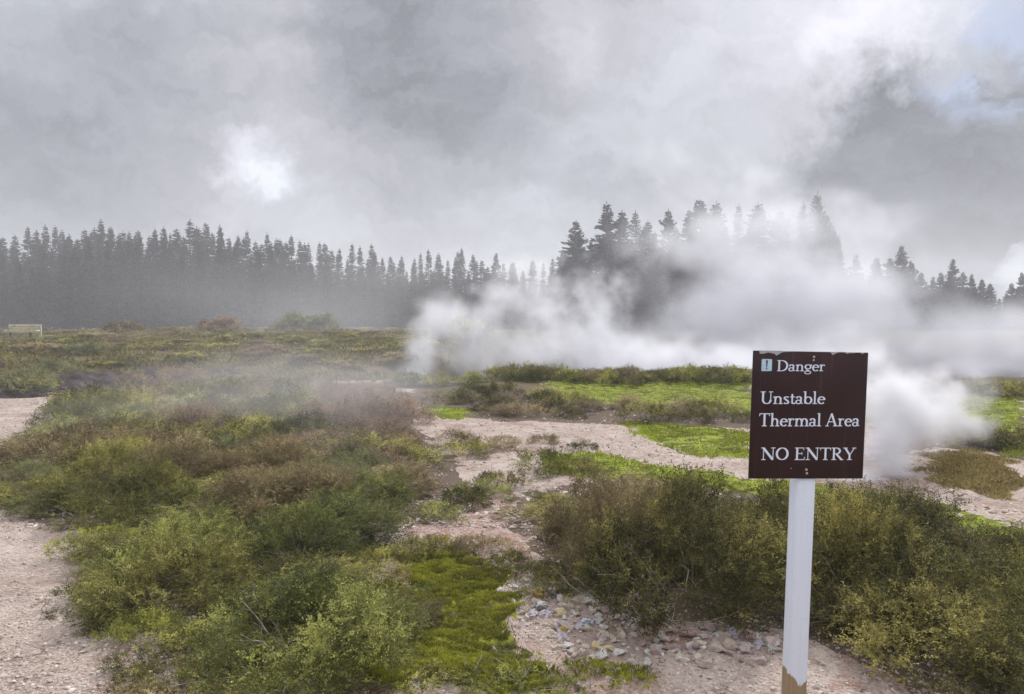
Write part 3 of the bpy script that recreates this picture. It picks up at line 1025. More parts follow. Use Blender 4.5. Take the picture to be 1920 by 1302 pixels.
for (px, py, wpx, mat, crust, lab) in [
    (1010, 1122, 34, 'ochre', 0, 'yellow-orange rock near the top of the rubble under the dark cushion plant'),
    (1097, 1175, 26, 'blue', 1, 'pale blue-white crusty rock in the middle of the rubble'),
    (1082, 1182, 16, 'grey', 0, 'greenish pale stone leaning on the blue-white rock'),
    (1117, 1216, 30, 'gold', 0, 'large golden angular rock at the lower edge of the rubble'),
    (1142, 1219, 20, 'gold', 0, 'smaller golden rock right of the large golden one'),
    (1027, 1194, 30, 'cream', 0, 'big rounded cream rock at the left of the rubble'),
    (1054, 1200, 26, 'lilac', 1, 'lilac-grey crumbly rock right of the big cream one'),
    (1056, 1181, 16, 'ochre', 0, 'small orange stone above the lilac-grey rock'),
    (1050, 1156, 22, 'gold', 0, 'flat tan-gold stone in the upper middle of the rubble'),
    (1024, 1155, 24, 'lilac', 1, 'upper lilac crusty rock beside the flat tan-gold stone'),
    (998, 1158, 26, 'lilac', 1, 'lilac crusty rock at the left rim of the rubble by the moss'),
    (1015, 1143, 26, 'grey', 1, 'grey crusty rock below the yellow-orange one'),
    (1000, 1100, 18, 'lilac', 1, 'purplish lump at the top tip of the rubble'),
    (963, 1163, 12, 'ochre', 0, 'orange stone at the moss edge of the rubble'),
    (1092, 1229, 26, 'cream', 0, 'slabby cream rock left below the large golden one'),
    (1131, 1235, 28, 'grey', 0, 'grey-white rock below the large golden one'),
    (1110, 1243, 26, 'cream', 0, 'flat cream slab at the bottom tip of the rubble'),
    (1128, 1200, 20, 'pink', 0, 'pinkish rock directly above the large golden one'),
    (1166, 1193, 24, 'cream', 0, 'cream slab right of the blue-white rock'),
    (1186, 1180, 22, 'cream', 0, 'pale flat rock on the right side of the rubble near the thicket'),
    (1188, 1168, 18, 'grey', 0, 'grey flat stone at the thicket foot above a pale flat rock'),
    (1136, 1146, 26, 'red', 1, 'dark red crumbly lump under the thicket branches'),
    (1152, 1155, 24, 'red', 1, 'reddish grey lump next to the dark red one'),
    (1105, 1134, 22, 'grey', 1, 'grey crumbly lump at the back of the rubble'),
    (1316, 1180, 14, 'grey', 1, 'small crusty white-grey stone left of the reddish crust heap'),
    (1345, 1196, 20, 'grey', 1, 'crusty grey stone at the left end of the reddish crust heap'),
    (1375, 1192, 30, 'lilac', 1, 'pinkish-grey crust lump topping the heap left of the post'),
    (1400, 1200, 34, 'red', 1, 'reddish crust lump in the heap left of the post'),
    (1398, 1216, 26, 'grey', 1, 'pale crust lump at the front of the heap left of the post'),
    (1425, 1208, 24, 'lilac', 1, 'lilac crust lump in the heap nearest the post'),
    (1447, 1222, 22, 'grey', 1, 'grey-white crust lump touching the post in view'),
    (1458, 1208, 20, 'red', 0, 'brown-red lump behind the sign post'),
    (1239, 1199, 16, 'cream', 0, 'lone white stone on the gravel right of the rubble'),
]:
    x, y, z = at(px, py)
    s = wpx / 2 / F * y * 1.22
    stone(x, y, s, mat, CRUST[random.randrange(3)] if crust else RK[random.randrange(9)], lab, squash=1.15)

g = np.random.default_rng(33)
P = RUBBLE[0]
lo, hi = P.min(0), P.max(0)
c_ = 0
while c_ < 290:
    p = g.uniform(lo, hi)
    if zone(np.array([p[0]]), np.array([p[1]]), RUBBLE, 0.12)[0] < 0.5:
        continue
    px = 960 + p[0] / p[1] * F
    s = float(np.clip(g.lognormal(-3.8, 0.42), 0.011, 0.046))
    mat = ['cream', 'cream', 'grey', 'pink', 'cream', 'lilac', 'pink', 'grey'][c_ % 8] if px < 1200 else ['pink', 'red', 'cream', 'pink', 'grey'][c_ % 5]
    word = {'cream': 'cream', 'grey': 'grey-white', 'pink': 'pinkish', 'lilac': 'lilac', 'red': 'brick-red'}[mat]
    stone(p[0], p[1], s, mat, RK[int(g.integers(9))], f'small {word} stone lying in the rubble beside the moss', f'small {word} stones of the rubble', name='stone')
    c_ += 1


# loose gravel on all bare ground: one stuff object
def pebble_cloud(n, ymin, ymax, smin, smax, seed):
    g = np.random.default_rng(seed)
    y = ymin + (ymax - ymin) * g.random(n) ** 1.7
    x = g.uniform(-0.75, 0.75, n) * y
    bad = zone(x, y, MOSS + LITTER[2:3] + TAN, 0.2) > 0.5
    clump = fbm(x * 2.2, y * 2.2, 91, 3) > 0.36 + g.normal(0, 0.08, n)
    x, y = x[~bad & clump], y[~bad & clump]
    n = len(x)
    base = np.array([(1, 0, 0), (0, 1, 0), (-1, 0, 0), (0, -1, 0), (.55, .55, .62), (-.55, .55, .7), (-.55, -.55, .6), (.55, -.55, .66)], float)
    s = np.clip(g.lognormal(math.log(smin), 0.5, n), smin * 0.5, smax)
    th = g.uniform(0, 6.28, n)
    v = base[None] + g.normal(0, 0.22, (n, 8, 3))
    v *= (np.stack([g.uniform(0.7, 1.3, n), g.uniform(0.7, 1.2, n), g.uniform(0.5, 1.0, n)], 1) * s[:, None])[:, None]
    cx, sx = np.cos(th)[:, None], np.sin(th)[:, None]
    vx, vy = v[..., 0] * cx - v[..., 1] * sx, v[..., 0] * sx + v[..., 1] * cx
    z = height(x, y)
    V = np.stack([vx + x[:, None], vy + y[:, None], v[..., 2] + z[:, None]], 2).reshape(-1, 3)
    f0 = np.array([(0, 1, 5, 4), (1, 2, 6, 5), (2, 3, 7, 6), (3, 0, 4, 7), (4, 5, 6, 7)])
    f = (f0[None] + (np.arange(n) * 8)[:, None, None]).reshape(-1, 4)
    return V, f, np.repeat(g.random(n), 8)


b = Bag()
V1, f1, t1 = pebble_cloud(60000, 2.2, 7.5, 0.0042, 0.016, 1)
V2, f2, t2 = pebble_cloud(22000, 5.5, 14, 0.009, 0.024, 2)
b.add(V1, f1)
b.add(V2, f2)
me = b.mesh('gravel')
attr(me, 'tint', np.concatenate([t1, t2]))
m_peb, M = mat_new('pebbles')
t = M.n('ShaderNodeAttribute', attribute_name='tint').outputs['Fac']
cr = M.n('ShaderNodeValToRGB', {0: t})
el = cr.color_ramp.elements
el[0].position, el[0].color = 0.0, (0.16, 0.115, 0.09, 1)
el[1].position, el[1].color = 1.0, (0.52, 0.47, 0.42, 1)
for pp, cc in ((0.3, (0.30, 0.23, 0.185, 1)), (0.6, (0.40, 0.32, 0.27, 1)), (0.8, (0.44, 0.36, 0.31, 1))):
    e = el.new(pp)
    e.color = cc
finish(M, cr.outputs[0], 0.9, None, 0.2)
tag(obj('gravel', me, m_peb), 'loose pale gravel strewn over the bare ground and path', 'gravel', kind='stuff')

# dead twigs and dry stalks lying about
b = Bag()
g = np.random.default_rng(77)
for (px, py, ln) in [(1205, 1160, .3), (1235, 1168, .35), (1170, 1150, .3), (1260, 1175, .25), (640, 1210, .2), (660, 1235, .22), (700, 1240, .18), (980, 1290, .15),
                     (1000, 1300, .12), (880, 1290, .14), (560, 850, .5), (700, 860, .45), (1130, 1140, .3), (1280, 1185, .3), (760, 1180, .2)]:
    x, y, z = at(px, py)
    for k in range(3):
        a = g.uniform(0, 6.28)
        d = np.array([math.cos(a), math.sin(a), g.uniform(0.1, 0.7)])
        t_ = np.linspace(0, 1, 6)[:, None]
        path = np.array([x, y, z + 0.005]) + d * ln * t_ + g.normal(0, 0.008, (6, 3)) * t_
        b.add(*tube(path, np.linspace(0.0028, 0.001, 6), 4))
tag(obj('debris', b.mesh('twigs'), m_stem), 'dry grey-brown twigs and stalks lying between the shrubs', 'twigs', kind='stuff')

# ------------------------------------------------------------------ danger sign
YAW, ROLL = R(6), R(1.35)
sp = atd(1503.5, 1180, 2.83)
bx, by = sp[0] - 0.030, 2.83
sign = empty('warning_sign', (bx, by, h1(bx, by)))
sign.rotation_euler = (0, ROLL, YAW)
tag(sign, 'brown danger sign with white lettering on a white square post', 'sign')
ZC = atd(1518, 778.5, 2.8)[2] - h1(bx, by)               # centre of the panel above the ground
m_paint, M = mat_new('white_paint')
tc = M.n('ShaderNodeTexCoord').outputs['Object']
sx = M.n('ShaderNodeSeparateXYZ', {0: tc})
nz = M.noise(M.vmath('MULTIPLY', tc, (1, 1, 0.5)), 26, 5, 0.65)
gr = M.noise(M.vmath('MULTIPLY', tc, (60, 60, 1.2)), 2.2, 5, 0.6)
paint = M.mix(M.ramp(gr, 0.35, 0.75), (0.71, 0.75, 0.82, 1), (0.66, 0.70, 0.78, 1))
wood = M.mix(gr, (0.20, 0.125, 0.06, 1), (0.42, 0.32, 0.20, 1))
# the bare foot reaches higher on the left side and lower in the middle of the front
edge = M.math('ADD', sx.outputs[2], M.math('MULTIPLY', M.math('SUBTRACT', nz, 0.5), 0.09))
low = M.math('ABSOLUTE', M.math('SUBTRACT', sx.outputs[0], 0.008))
edge = M.math('SUBTRACT', edge, M.math('MULTIPLY', low, 1.3))
fac = M.ramp(edge, 0.160, 0.168)
c = M.mix(fac, wood, paint)
dirt = M.math('MULTIPLY', M.ramp(M.noise(tc, 45, 4, 0.7), 0.60, 0.72), 0.25)
c = M.mix(dirt, c, (0.45, 0.43, 0.40, 1))
bp = M.n('ShaderNodeBump', {'Height': M.math('ADD', M.math('MULTIPLY', fac, 0.6), M.math('MULTIPLY', gr, 0.5)), 'Strength': 0.5, 'Distance': 0.002}).outputs[0]
finish(M, c, 0.55, bp, 0.4)
PW = 0.070
b = Bag()
b.box((0, 0, (ZC + 0.2) / 2 - 0.1), (PW, PW, ZC + 0.2 + 0.2))
post = obj('post', bevelled(b.mesh('post'), 0.005, 2), m_paint, sign)

SW, SH = 0.452, 0.480
m_panel, M = mat_new('brown_enamel')
tc = M.n('ShaderNodeTexCoord').outputs['Object']
n1_ = M.noise(tc, 5, 5, 0.6)
n2_ = M.noise(tc, 140, 3, 0.6)
c = M.mix(M.ramp(n1_, 0.3, 0.7), (0.024, 0.0085, 0.0075, 1), (0.036, 0.014, 0.013, 1))
c = M.mix(M.math('MULTIPLY', M.ramp(n2_, 0.69, 0.74), M.ramp(n1_, 0.5, 0.62)), c, (0.16, 0.13, 0.125, 1))
n4_ = M.noise(M.vmath('MULTIPLY', tc, (1, 1, 1)), 60, 3, 0.6)
c = M.mix(M.math('MULTIPLY', M.ramp(n4_, 0.60, 0.72), 0.5), c, (0.05, 0.018, 0.016, 1))
run = M.noise(M.vmath('MULTIPLY', tc, (38, 1, 2.5)), 1.0, 4, 0.6)
c = M.mix(M.math('MULTIPLY', M.ramp(run, 0.56, 0.72), 0.28), c, (0.075, 0.05, 0.047, 1))
finish(M, c, M.ramp(n1_, 0.3, 0.7, 0.42, 0.6), M.n('ShaderNodeBump', {'Height': n2_, 'Strength': 0.15, 'Distance': 0.001}).outputs[0], 0.22)
YF = -PW / 2 - 0.006
b = Bag()
b.box((0, 0, 0), (SW, 0.006, SH))
panel = obj('panel', bevelled(b.mesh('panel'), 0.001, 1), m_panel, sign)
PX = -0.007
panel.location = (PX, -PW / 2 - 0.0035, ZC)
FR = -PW / 2 - 0.0067                                    # front of the panel


def sxz(px, py):
    """photo pixel -> position on the panel (panel centre = 0, 0)"""
    l = 1409 + (1404 - 1409) * (py - 657) / 241
    r = 1633 + (1625 - 1633) * (py - 661) / 237
    u = (px - l) / (r - l)
    top = 657 + 4 * u
    v = (py - top) / (898 - top)
    return (u - 0.5) * SW, (0.5 - v) * SH


TH, TN = 0.165, 0.065


def arc(cx, cy, rx, ry, a0, a1, n=18, th=TH, tn=TN):
    pts = []
    for i in range(n + 1):
        a = R(a0 + (a1 - a0) * i / n)
        dx, dy = -rx * math.sin(a), ry * math.cos(a)
        l = math.hypot(dx, dy)
        pts.append((cx + rx * math.cos(a), cy + ry * math.sin(a), tn + (th - tn) * abs(dy / l) ** 1.5))
    return pts


def ln(x0, y0, x1, y1, w, w1=None):
    return [(x0, y0, w), (x1, y1, w if w1 is None else w1)]


def ser(x0, x1, y):
    return ln(x0, y, x1, y, TN)


x_ = 0.60
stem_n = [ln(.14, 0, .14, x_, TH * .85), ser(.01, .28, .03), ln(.0, .53, .12, .59, .07)]
arch = [arc(.32, .36, .17, .225, 175, 0, 12), ln(.49, 0, .49, .37, TH * .85), ser(.36, .63, .03)]
GL = {
    'N': ([ln(.12, 0, .12, .97, .07), ln(.10, .97, .72, .03, .19), ln(.73, 0, .73, .97, .07), ser(-.01, .26, .03), ser(-.04, .16, .97), ser(.60, .87, .97)], .90),
    'O': ([arc(.42, .5, .345, .465, 0, 360, 36, .18)], .90),
    'E': ([ln(.18, 0, .18, 1, TH), ser(.03, .62, .97), ser(.18, .5, .52), ser(.03, .66, .03), ln(.60, .97, .61, .78, .06, .05), ln(.49, .40, .49, .64, .05), ln(.64, .03, .67, .25, .07, .05)], .76),
    'T': ([ln(.36, 0, .36, .97, TH), ln(.03, .965, .69, .965, .07), ln(.05, .97, .02, .78, .08, .05), ln(.67, .97, .70, .78, .08, .05), ser(.2, .52, .03)], .74),
    'R': ([ln(.17, 0, .17, 1, TH), ser(.02, .32, .97), arc(.31, .735, .25, .235, 90, -90, 16), ser(.17, .33, .5), ln(.33, .49, .68, .02, TH), ser(.02, .33, .03), ser(.60, .80, .03)], .80),
    'Y': ([ln(.10, .97, .40, .42, TH), ln(.69, .97, .43, .44, .075), ln(.40, 0, .40, .46, TH), ser(-.03, .26, .97), ser(.56, .82, .97), ser(.24, .57, .03)], .78),
    'D': ([ln(.17, 0, .17, 1, TH), ser(.02, .34, .97), ser(.02, .34, .03), arc(.33, .5, .43, .47, 90, -90, 20, .18)], .86),
    'U': ([ln(.18, .32, .18, .97, TH), ln(.68, .32, .68, .97, .075), arc(.43, .33, .25, .30, 180, 360, 18), ser(.02, .35, .97), ser(.55, .82, .97)], .84),
    'A': ([ln(.37, 1.0, .08, .03, .075), ln(.36, 1.0, .67, .03, TH), ser(.17, .54, .35), ser(-.03, .2, .03), ser(.50, .82, .03)], .82),
    'a': ([ln(.36, .08, .36, .42, TH * .85), arc(.22, .41, .15, .18, 0, 165, 12), arc(.20, .165, .155, .145, 0, 360, 20, .13), ln(.38, .05, .50, .06, .08, .05)], .52),
    'n': (stem_n + arch, .66),
    'g': ([arc(.26, .40, .20, .19, 0, 360, 22), ln(.38, .53, .55, .57, .07, .10), ln(.17, .24, .12, .12, .06, .08), ln(.12, .10, .36, .04, .09, .12), arc(.25, -.12, .22, .13, 0, 360, 22, .11)], .56),
    'e': ([arc(.27, .30, .205, .275, 5, 320, 24), ser(.09, .47, .345)], .53),
    'r': ([ln(.14, 0, .14, x_, TH * .85), ser(.01, .29, .03), ln(.0, .53, .12, .59, .07), arc(.30, .40, .14, .17, 170, 60, 8), ln(.37, .53, .41, .50, .13, .11)], .45),
    's': ([arc(.21, .455, .135, .12, 30, 200, 12), ln(.085, .42, .33, .20, .12, .14), arc(.20, .15, .14, .12, 20, -160, 12)], .42),
    't': ([ln(.16, .14, .16, .80, TH * .8), ser(.02, .34, .57), arc(.26, .14, .10, .105, 180, 330, 8)], .37),
    'b': ([ln(.12, .03, .12, 1.02, TH * .85), ln(-.01, .97, .10, 1.0, .06), arc(.32, .30, .21, .27, 0, 360, 26)], .60),
    'l': ([ln(.15, 0, .15, 1.02, TH * .85), ser(.01, .30, .03), ln(.02, .97, .13, 1.0, .06)], .32),
    'h': ([ln(.14, 0, .14, 1.02, TH * .85), ser(.01, .28, .03), ln(.0, .97, .12, 1.0, .06)] + arch, .66),
    'm': (stem_n + arch + [[(a_ + .35, b_, c__) for (a_, b_, c__) in s_] for s_ in arch], 1.0),
}


def text_mesh(text, px0, px1, pytop, pybase):
    """serif letters as raised strokes 1.2 mm proud of the panel"""
    adv = sum(.30 if ch == ' ' else GL[ch][1] for ch in text) - 0.04
    x0, z0 = sxz(px0, pybase)
    x1, z1 = sxz(px1, pybase)
    _, zt = sxz(px0, pytop)
    kx, kz = math.hypot(x1 - x0, 0) / adv, (zt - z0)
    bag = Bag()
    penx, ns = 0.0, 0
    for ch in text:
        if ch == ' ':
            penx += .30
            continue
        strokes, w = GL[ch]
        for s in strokes:
            ns += 1
            p = np.array([(a * kx, b_ * kz) for a, b_, _ in s])
            wd = np.array([c__ for _, _, c__ in s]) * kz * 0.5
            tg = np.gradient(p, axis=0)
            tg /= np.linalg.norm(tg, axis=1)[:, None]
            nr = np.stack([-tg[:, 1], tg[:, 0]], 1)
            L_, R__ = p + nr * wd[:, None], p - nr * wd[:, None]
            yy = -0.0006 - 0.00003 * (ns % 7)
            n = len(p)
            vs, fs = [], []
            for i in range(n):
                for q in (L_[i], R__[i]):
                    zz = z0 + (z1 - z0) * (q[0] + penx * kx) / (x1 - x0)*1.0 + q[1]
                    vs.append((x0 + penx * kx + q[0], yy, zz))
            for i in range(n - 1):
                fs.append((2 * i, 2 * i + 1, 2 * i + 3, 2 * i + 2))
            bag.add(vs, fs)
        penx += w
    return bag.mesh('lettering')


m_white = simple_mat('white_letters', (0.66, 0.70, 0.80), (0.74, 0.77, 0.84), 60, 0.5)
for (t_, a_, b_, c__, d_) in [('Danger', 1454, 1547, 675, 695.5), ('Unstable', 1423, 1548, 733.5, 757), ('Thermal Area', 1421.5, 1616, 774.5, 799), ('NO ENTRY', 1427.5, 1608, 839, 862.5)]:
    lo_ = obj('lettering', text_mesh(t_, a_, b_, c__, d_), m_white, sign)
    lo_.location = (PX, FR, ZC)
# exclamation pictogram
m_blue = simple_mat('pale_blue_square', (0.42, 0.58, 0.66), (0.50, 0.66, 0.74), 40, 0.5)
ax, az = sxz(1424.5, 695.5)
cx_, cz_ = sxz(1445, 673)
bm = bmesh.new()
cc = [(ax, az), (cx_, az + 0.001), (cx_, cz_), (ax, cz_)]
rr, vs = 0.004, []
for k, (qx, qz) in enumerate(cc):
    ox, oz = (rr if k in (0, 3) else -rr), (rr if k in (0, 1) else -rr)
    for j in range(5):
        a = math.pi + k * math.pi / 2 + j * math.pi / 8
        vs.append(bm.verts.new((qx + ox + rr * math.cos(a), -0.0006, qz + oz + rr * math.sin(a))))
bm.faces.new(vs)
me = bpy.data.meshes.new('pictogram')
bm.to_mesh(me)
bm.free()
pic = obj('pictogram', me, m_blue, sign)
pic.location = (PX, FR, ZC)
bm = bmesh.new()
mx_, w_, h_ = (ax + cx_) / 2, cx_ - ax, cz_ - az
bm.faces.new([bm.verts.new((mx_ + dx * w_, -0.0012, az + dz * h_)) for dx, dz in ((-.035, .32), (.035, .32), (.085, .86), (.03, .90), (-.03, .90), (-.085, .86))])
bm.faces.new([bm.verts.new((mx_ + math.cos(a) * w_ * .075, -0.0012, az + h_ * .2 + math.sin(a) * w_ * .075)) for a in np.arange(10) / 10 * 6.2832])
me = bpy.data.meshes.new('exclamation_mark')
bm.to_mesh(me)
bm.free()
obj('exclamation_mark', me, m_panel, pic)
# flaked enamel along the top edge
m_flake = simple_mat('bare_metal_grey', (0.30, 0.30, 0.31), (0.48, 0.47, 0.47), 90, 0.6)
m_chip = simple_mat('dark_chip', (0.012, 0.010, 0.012), (0.02, 0.016, 0.018), 90, 0.6)
for pts, mm in (
    ([(1420, 657.5), (1421, 663), (1427, 663), (1432, 662), (1437, 661), (1440, 660.5), (1445, 662), (1449, 663), (1453, 666.5), (1457, 664), (1460, 661.5), (1465, 660), (1471, 659), (1482, 659), (1492, 658.6)], m_flake),
    ([(1557, 660), (1560, 662), (1562, 665.5), (1567, 663), (1573, 661), (1575, 660.3)], m_flake),
    ([(1588, 660.6), (1589, 663), (1593, 662.5), (1596, 661.5), (1602, 662), (1606, 661.6), (1609, 660.9)], m_flake),
    ([(1618, 661), (1619, 663), (1622, 663.2), (1624, 661.3)], m_flake),
):
    bm = bmesh.new()
    q = [sxz(a, b2) for a, b2 in pts]
    bm.faces.new([bm.verts.new((a, -0.0007, min(z_, SH / 2 - 0.0008))) for a, z_ in q])
    bmesh.ops.triangulate(bm, faces=bm.faces[:])
    me = bpy.data.meshes.new('flake')
    bm.to_mesh(me)
    bm.free()
    fo = obj('flaked_patch', me, mm, sign)
    fo.location = (PX, FR, ZC)
m_bolt = simple_mat('bolt_metal', (0.35, 0.32, 0.28), (0.6, 0.56, 0.5), 200, 0.4, metallic=0.7)
for (px, py, r_) in [(1526, 669, .0042), (1525.5, 675, .0034), (1514.5, 881, .0045), (1515.5, 888, .0042), (1485, 878.5, .0018)]:
    x, z = sxz(px, py)
    bm = bmesh.new()
    bmesh.ops.create_uvsphere(bm, u_segments=12, v_segments=8, radius=r_ * 1.15)
    for v in bm.verts:
        v.co.y *= 0.6
    me = bpy.data.meshes.new('bolt')
    bm.to_mesh(me)
    bm.free()
    for p_ in me.polygons:
        p_.use_smooth = True
    bo = obj('bolt', me, m_bolt, sign)
    bo.location = (PX + x, FR, ZC + z)

# ------------------------------------------------------------------ bench and boardwalk on the plateau
m_deck = simple_mat('weathered_boards', (0.36, 0.34, 0.30), (0.56, 0.54, 0.49), 6, 0.85)
m_bench = simple_mat('bench_wood', (0.34, 0.30, 0.18), (0.52, 0.47, 0.31), 5, 0.85)
m_bdark = simple_mat('bench_dark', (0.05, 0.045, 0.04), (0.10, 0.09, 0.08), 5, 0.8)
DB = 44.0
gz_ = atd(40, 637, DB)[2]
bw = empty('boardwalk', ((-200 - 960) / F * DB, DB, gz_))
tag(bw, 'pale wooden boardwalk crossing the plateau in front of the forest', 'boardwalk')
L_ = (375 + 200) / F * DB
b = Bag()
for i in range(int(L_ / 0.15)):
    b.box((0.075 + i * 0.15, 0.6, -0.02), (0.14, 1.2, 0.04))
obj('deck', b.mesh('deck'), m_deck, bw)
b = Bag()
b.box((L_ / 2, -0.02, -0.045), (L_, 0.04, 0.13))
obj('edge_board', b.mesh('edge_board'), m_deck, bw)
for i in range(int(L_ / 2.4)):
    b = Bag()
    b.box((0.3 + i * 2.4, 0.06, -0.38), (0.10, 0.10, 0.6))
    obj('post', b.mesh('post'), m_bdark, bw)

bc = atd(42, 630, DB + 0.7)
bench = empty('bench', (bc[0], DB + 0.65, gz_ + 0.002))
tag(bench, 'weathered wooden bench with slatted back on the boardwalk', 'bench')
WB = 61 / F * (DB + .65)
b = Bag()
for i in range(4):
    b.box((0, -0.18 + i * 0.115, 0.42), (WB - .1, 0.10, 0.04))
obj('seat', b.mesh('seat'), m_bench, bench)
b = Bag()
for i in range(3):
    b.box((0, 0.27 + 0.03 * i, 0.50 + i * 0.135), (WB, 0.03, 0.128))
obj('backrest', b.mesh('backrest'), m_bench, bench)
b = Bag()
b.box((0, 0.37, 0.865), (WB + .02, 0.10, 0.035))
obj('top_rail', b.mesh('top_rail'), m_deck, bench)
for sx_ in (-1, 1):
    b = Bag()
    b.box((sx_ * (WB / 2 - 0.03), 0.0, 0.50), (0.05, 0.40, 0.10))
    b.box((sx_ * (WB / 2 - 0.03), 0.33, 0.44), (0.05, 0.09, 0.80))
    obj('side_frame', b.mesh('side_frame'), m_deck, bench)
    for dx in (0.12, ):
        b = Bag()
        b.box((sx_ * (WB / 2 - dx - 0.25), -0.13, 0.20), (0.09, 0.09, 0.40))
        obj('leg', b.mesh('leg'), m_bdark, bench)


# ------------------------------------------------------------------ conifers
def make_crown(seed, H=18.0, RM_=3.0, full=1.0, bare=0.06):
    g = np.random.default_rng(seed)
    V, n = [], 0
    z = bare * H
    while z < H * 0.995:
        f = (z - bare * H) / (H * (1 - bare))
        rad_ = RM_ * (1 - f) ** 0.95 * (0.9 + 0.1 * math.sin(f * 13 + seed)) * g.uniform(0.75, 1.15) + 0.08
        nb = int(g.integers(5, 8)) if f < 0.93 else 4
        a0 = g.uniform(0, 6.28)
        for k in range(nb):
            a = a0 + k * 6.283 / nb + g.normal(0, 0.25)
            r = rad_ * g.uniform(0.55, 1.15)
            rise = g.uniform(0.35, 1.1) if f > 0.75 else g.uniform(-0.15, 0.45)
            d = np.array([math.cos(a), math.sin(a), rise])
            side = np.array([-math.sin(a), math.cos(a), 0])
            m = max(3, int(r / 0.26))
            for j in range(m):
                sj = (j + 0.7) / m
                c = np.array([0, 0, z]) + d * r * sj + np.array([0, 0, -0.20 * r * sj * sj])
                for q in range(3):
                    sg = (-1, 1, 0)[q]
                    dd = d * g.uniform(0.5, 1.0) + side * sg * g.uniform(0.6, 1.1) + np.array([0, 0, g.normal(0.10, 0.28)])
                    dd /= np.linalg.norm(dd)
                    w = np.cross(dd, np.array([0, 0, 1.0]) + g.normal(0, 0.7, 3))
                    w /= np.linalg.norm(w)
                    L = (0.30 + 0.34 * min(1, r / 1.6) * (1.1 - 0.5 * sj)) * g.uniform(0.7, 1.25) * full
                    V += [c, c + dd * L * .55 + w * L * .24, c + dd * L, c + dd * L * .5 - w * L * .24]
                    n += 1
        z += g.uniform(0.26, 0.42)
    for k in range(10):                                   # leader
        c = np.array([0, 0, H * (0.955 + 0.006 * k)])
        dd = np.array([g.normal(0, 0.25), g.normal(0, 0.25), 1.0])
        w = np.cross(dd, g.normal(0, 1, 3))
        w /= np.linalg.norm(w)
        V += [c, c + dd * .18 + w * .05, c + dd * 0.42, c + dd * .2 - w * .05]
        n += 1
    me = mesh_np('crown', np.array(V), np.arange(n * 4).reshape(n, 4))
    attr(me, 'tint', np.repeat(g.random(n), 4))
    return me


def make_trunk(seed, H=18.0):
    g = np.random.default_rng(seed)
    t = np.linspace(0, 1, 9)
    path = np.stack([np.cumsum(g.normal(0, 0.03, 9)), np.cumsum(g.normal(0, 0.03, 9)), t * H * 0.99 - 0.3], 1)
    path[:, :2] -= path[0, :2]
    return mesh_np('trunk', *tube(path, 0.24 * (1 - t) + 0.03, 6))


m_needle = foliage_mat('pine_needles', (0.016, 0.022, 0.014), (0.036, 0.046, 0.028), (0.062, 0.072, 0.045), 0.15, 0.8, 0.06)
m_trunk = simple_mat('pine_bark', (0.04, 0.032, 0.028), (0.10, 0.085, 0.075), 4)
TREES = {}
for i in range(6):
    TREES['slim', i] = (make_crown(10 + i, 18, 3.3, 1.0, 0.05 + 0.02 * (i % 3)), make_trunk(10 + i))
for i in range(5):
    TREES['broad', i] = (make_crown(40 + i, 18, 5.4, 1.2, 0.03), make_trunk(40 + i))


def tree(x, y, top_z, kind, label, group=None):
    zb = h1(x, y) - 0.1
    s = (top_z - zb) / 18.0
    c_, t_ = TREES[kind]
    r = empty('pine_tree', (x, y, zb), random.uniform(0, 6.28))
    wd_ = s * random.uniform(0.9, 1.5)
    r.scale = (wd_, wd_, s)
    r.rotation_euler[0] = random.gauss(0, 0.018)
    obj('crown', c_, m_needle, r)
    obj('trunk', t_, m_trunk, r)
    return tag(r, label, 'tree', group)


g = np.random.default_rng(5)
LX = [-80, 0, 100, 230, 350, 440, 520, 600, 680, 760, 850, 930, 970, 1030]
LY = [432, 434, 430, 424, 424, 432, 440, 456, 466, 476, 478, 474, 482, 496]
lab = 'slender dark pine in the forest wall behind the plateau left of the tall stand'
n = 0
for row, (d0, step, drop) in enumerate([(116, 31, 40), (124, 23, 24), (131, 17, 13), (139, 16, 2)]):
    px = -70 + row * 5
    while px < 1045:
        d = d0 + g.uniform(-2.5, 2.5)
        top = np.interp(px, LX, LY) + drop + g.choice([-8, 0, 6, 14, 26]) + g.uniform(-6, 8)
        tree((px - 960) / F * d, d, atd(px, top, d)[2], ('slim', int(g.integers(6))), lab, 'pines of the long forest wall')
        px += step * g.uniform(0.6, 1.45)
        n += 1
CX = [1030, 1055, 1080, 1105, 1135, 1160, 1190, 1215, 1250, 1285, 1310, 1340, 1380, 1420, 1460, 1500, 1525, 1545, 1570, 1600, 1640]
CY = [480, 462, 418, 440, 384, 396, 394, 408, 396, 392, 378, 380, 384, 376, 392, 378, 366, 398, 440, 470, 485]
lab = 'broad dark pine in the tall stand rising out of the thick steam'
for row, (d0, drop) in enumerate([(113, 26), (117, 8)]):
    for k in range(len(CX)):
        px = CX[k] + (0 if row == 1 else g.uniform(-16, 16))
        d = d0 + g.uniform(-1.5, 1.5)
        top = CY[k] + (g.uniform(0, 10) if row == 1 else drop + g.uniform(0, 35))
        if row == 1 and k in (2, 4, 16, 10):
            sl = {2: 'dense pine at the left shoulder of the tall stand in the steam', 4: 'tallest narrow pine at the left of the stand in the steam',
                  16: 'topmost pine at the right end of the tall stand in the steam', 10: 'pine top poking from the steam in the middle of the stand'}[k]
            tree((px - 960) / F * d, d, atd(px, CY[k], d)[2], ('broad', k % 5), sl)
        else:
            tree((px - 960) / F * d, d, atd(px, top, d)[2], (('broad', int(g.integers(5))) if k % 3 else ('slim', int(g.integers(6)))), lab, 'pines of the tall stand in the steam')
RX = [1640, 1665, 1686, 1705, 1725, 1745, 1762, 1780, 1800, 1822, 1840, 1856, 1872, 1894, 1912, 1935, 1955]
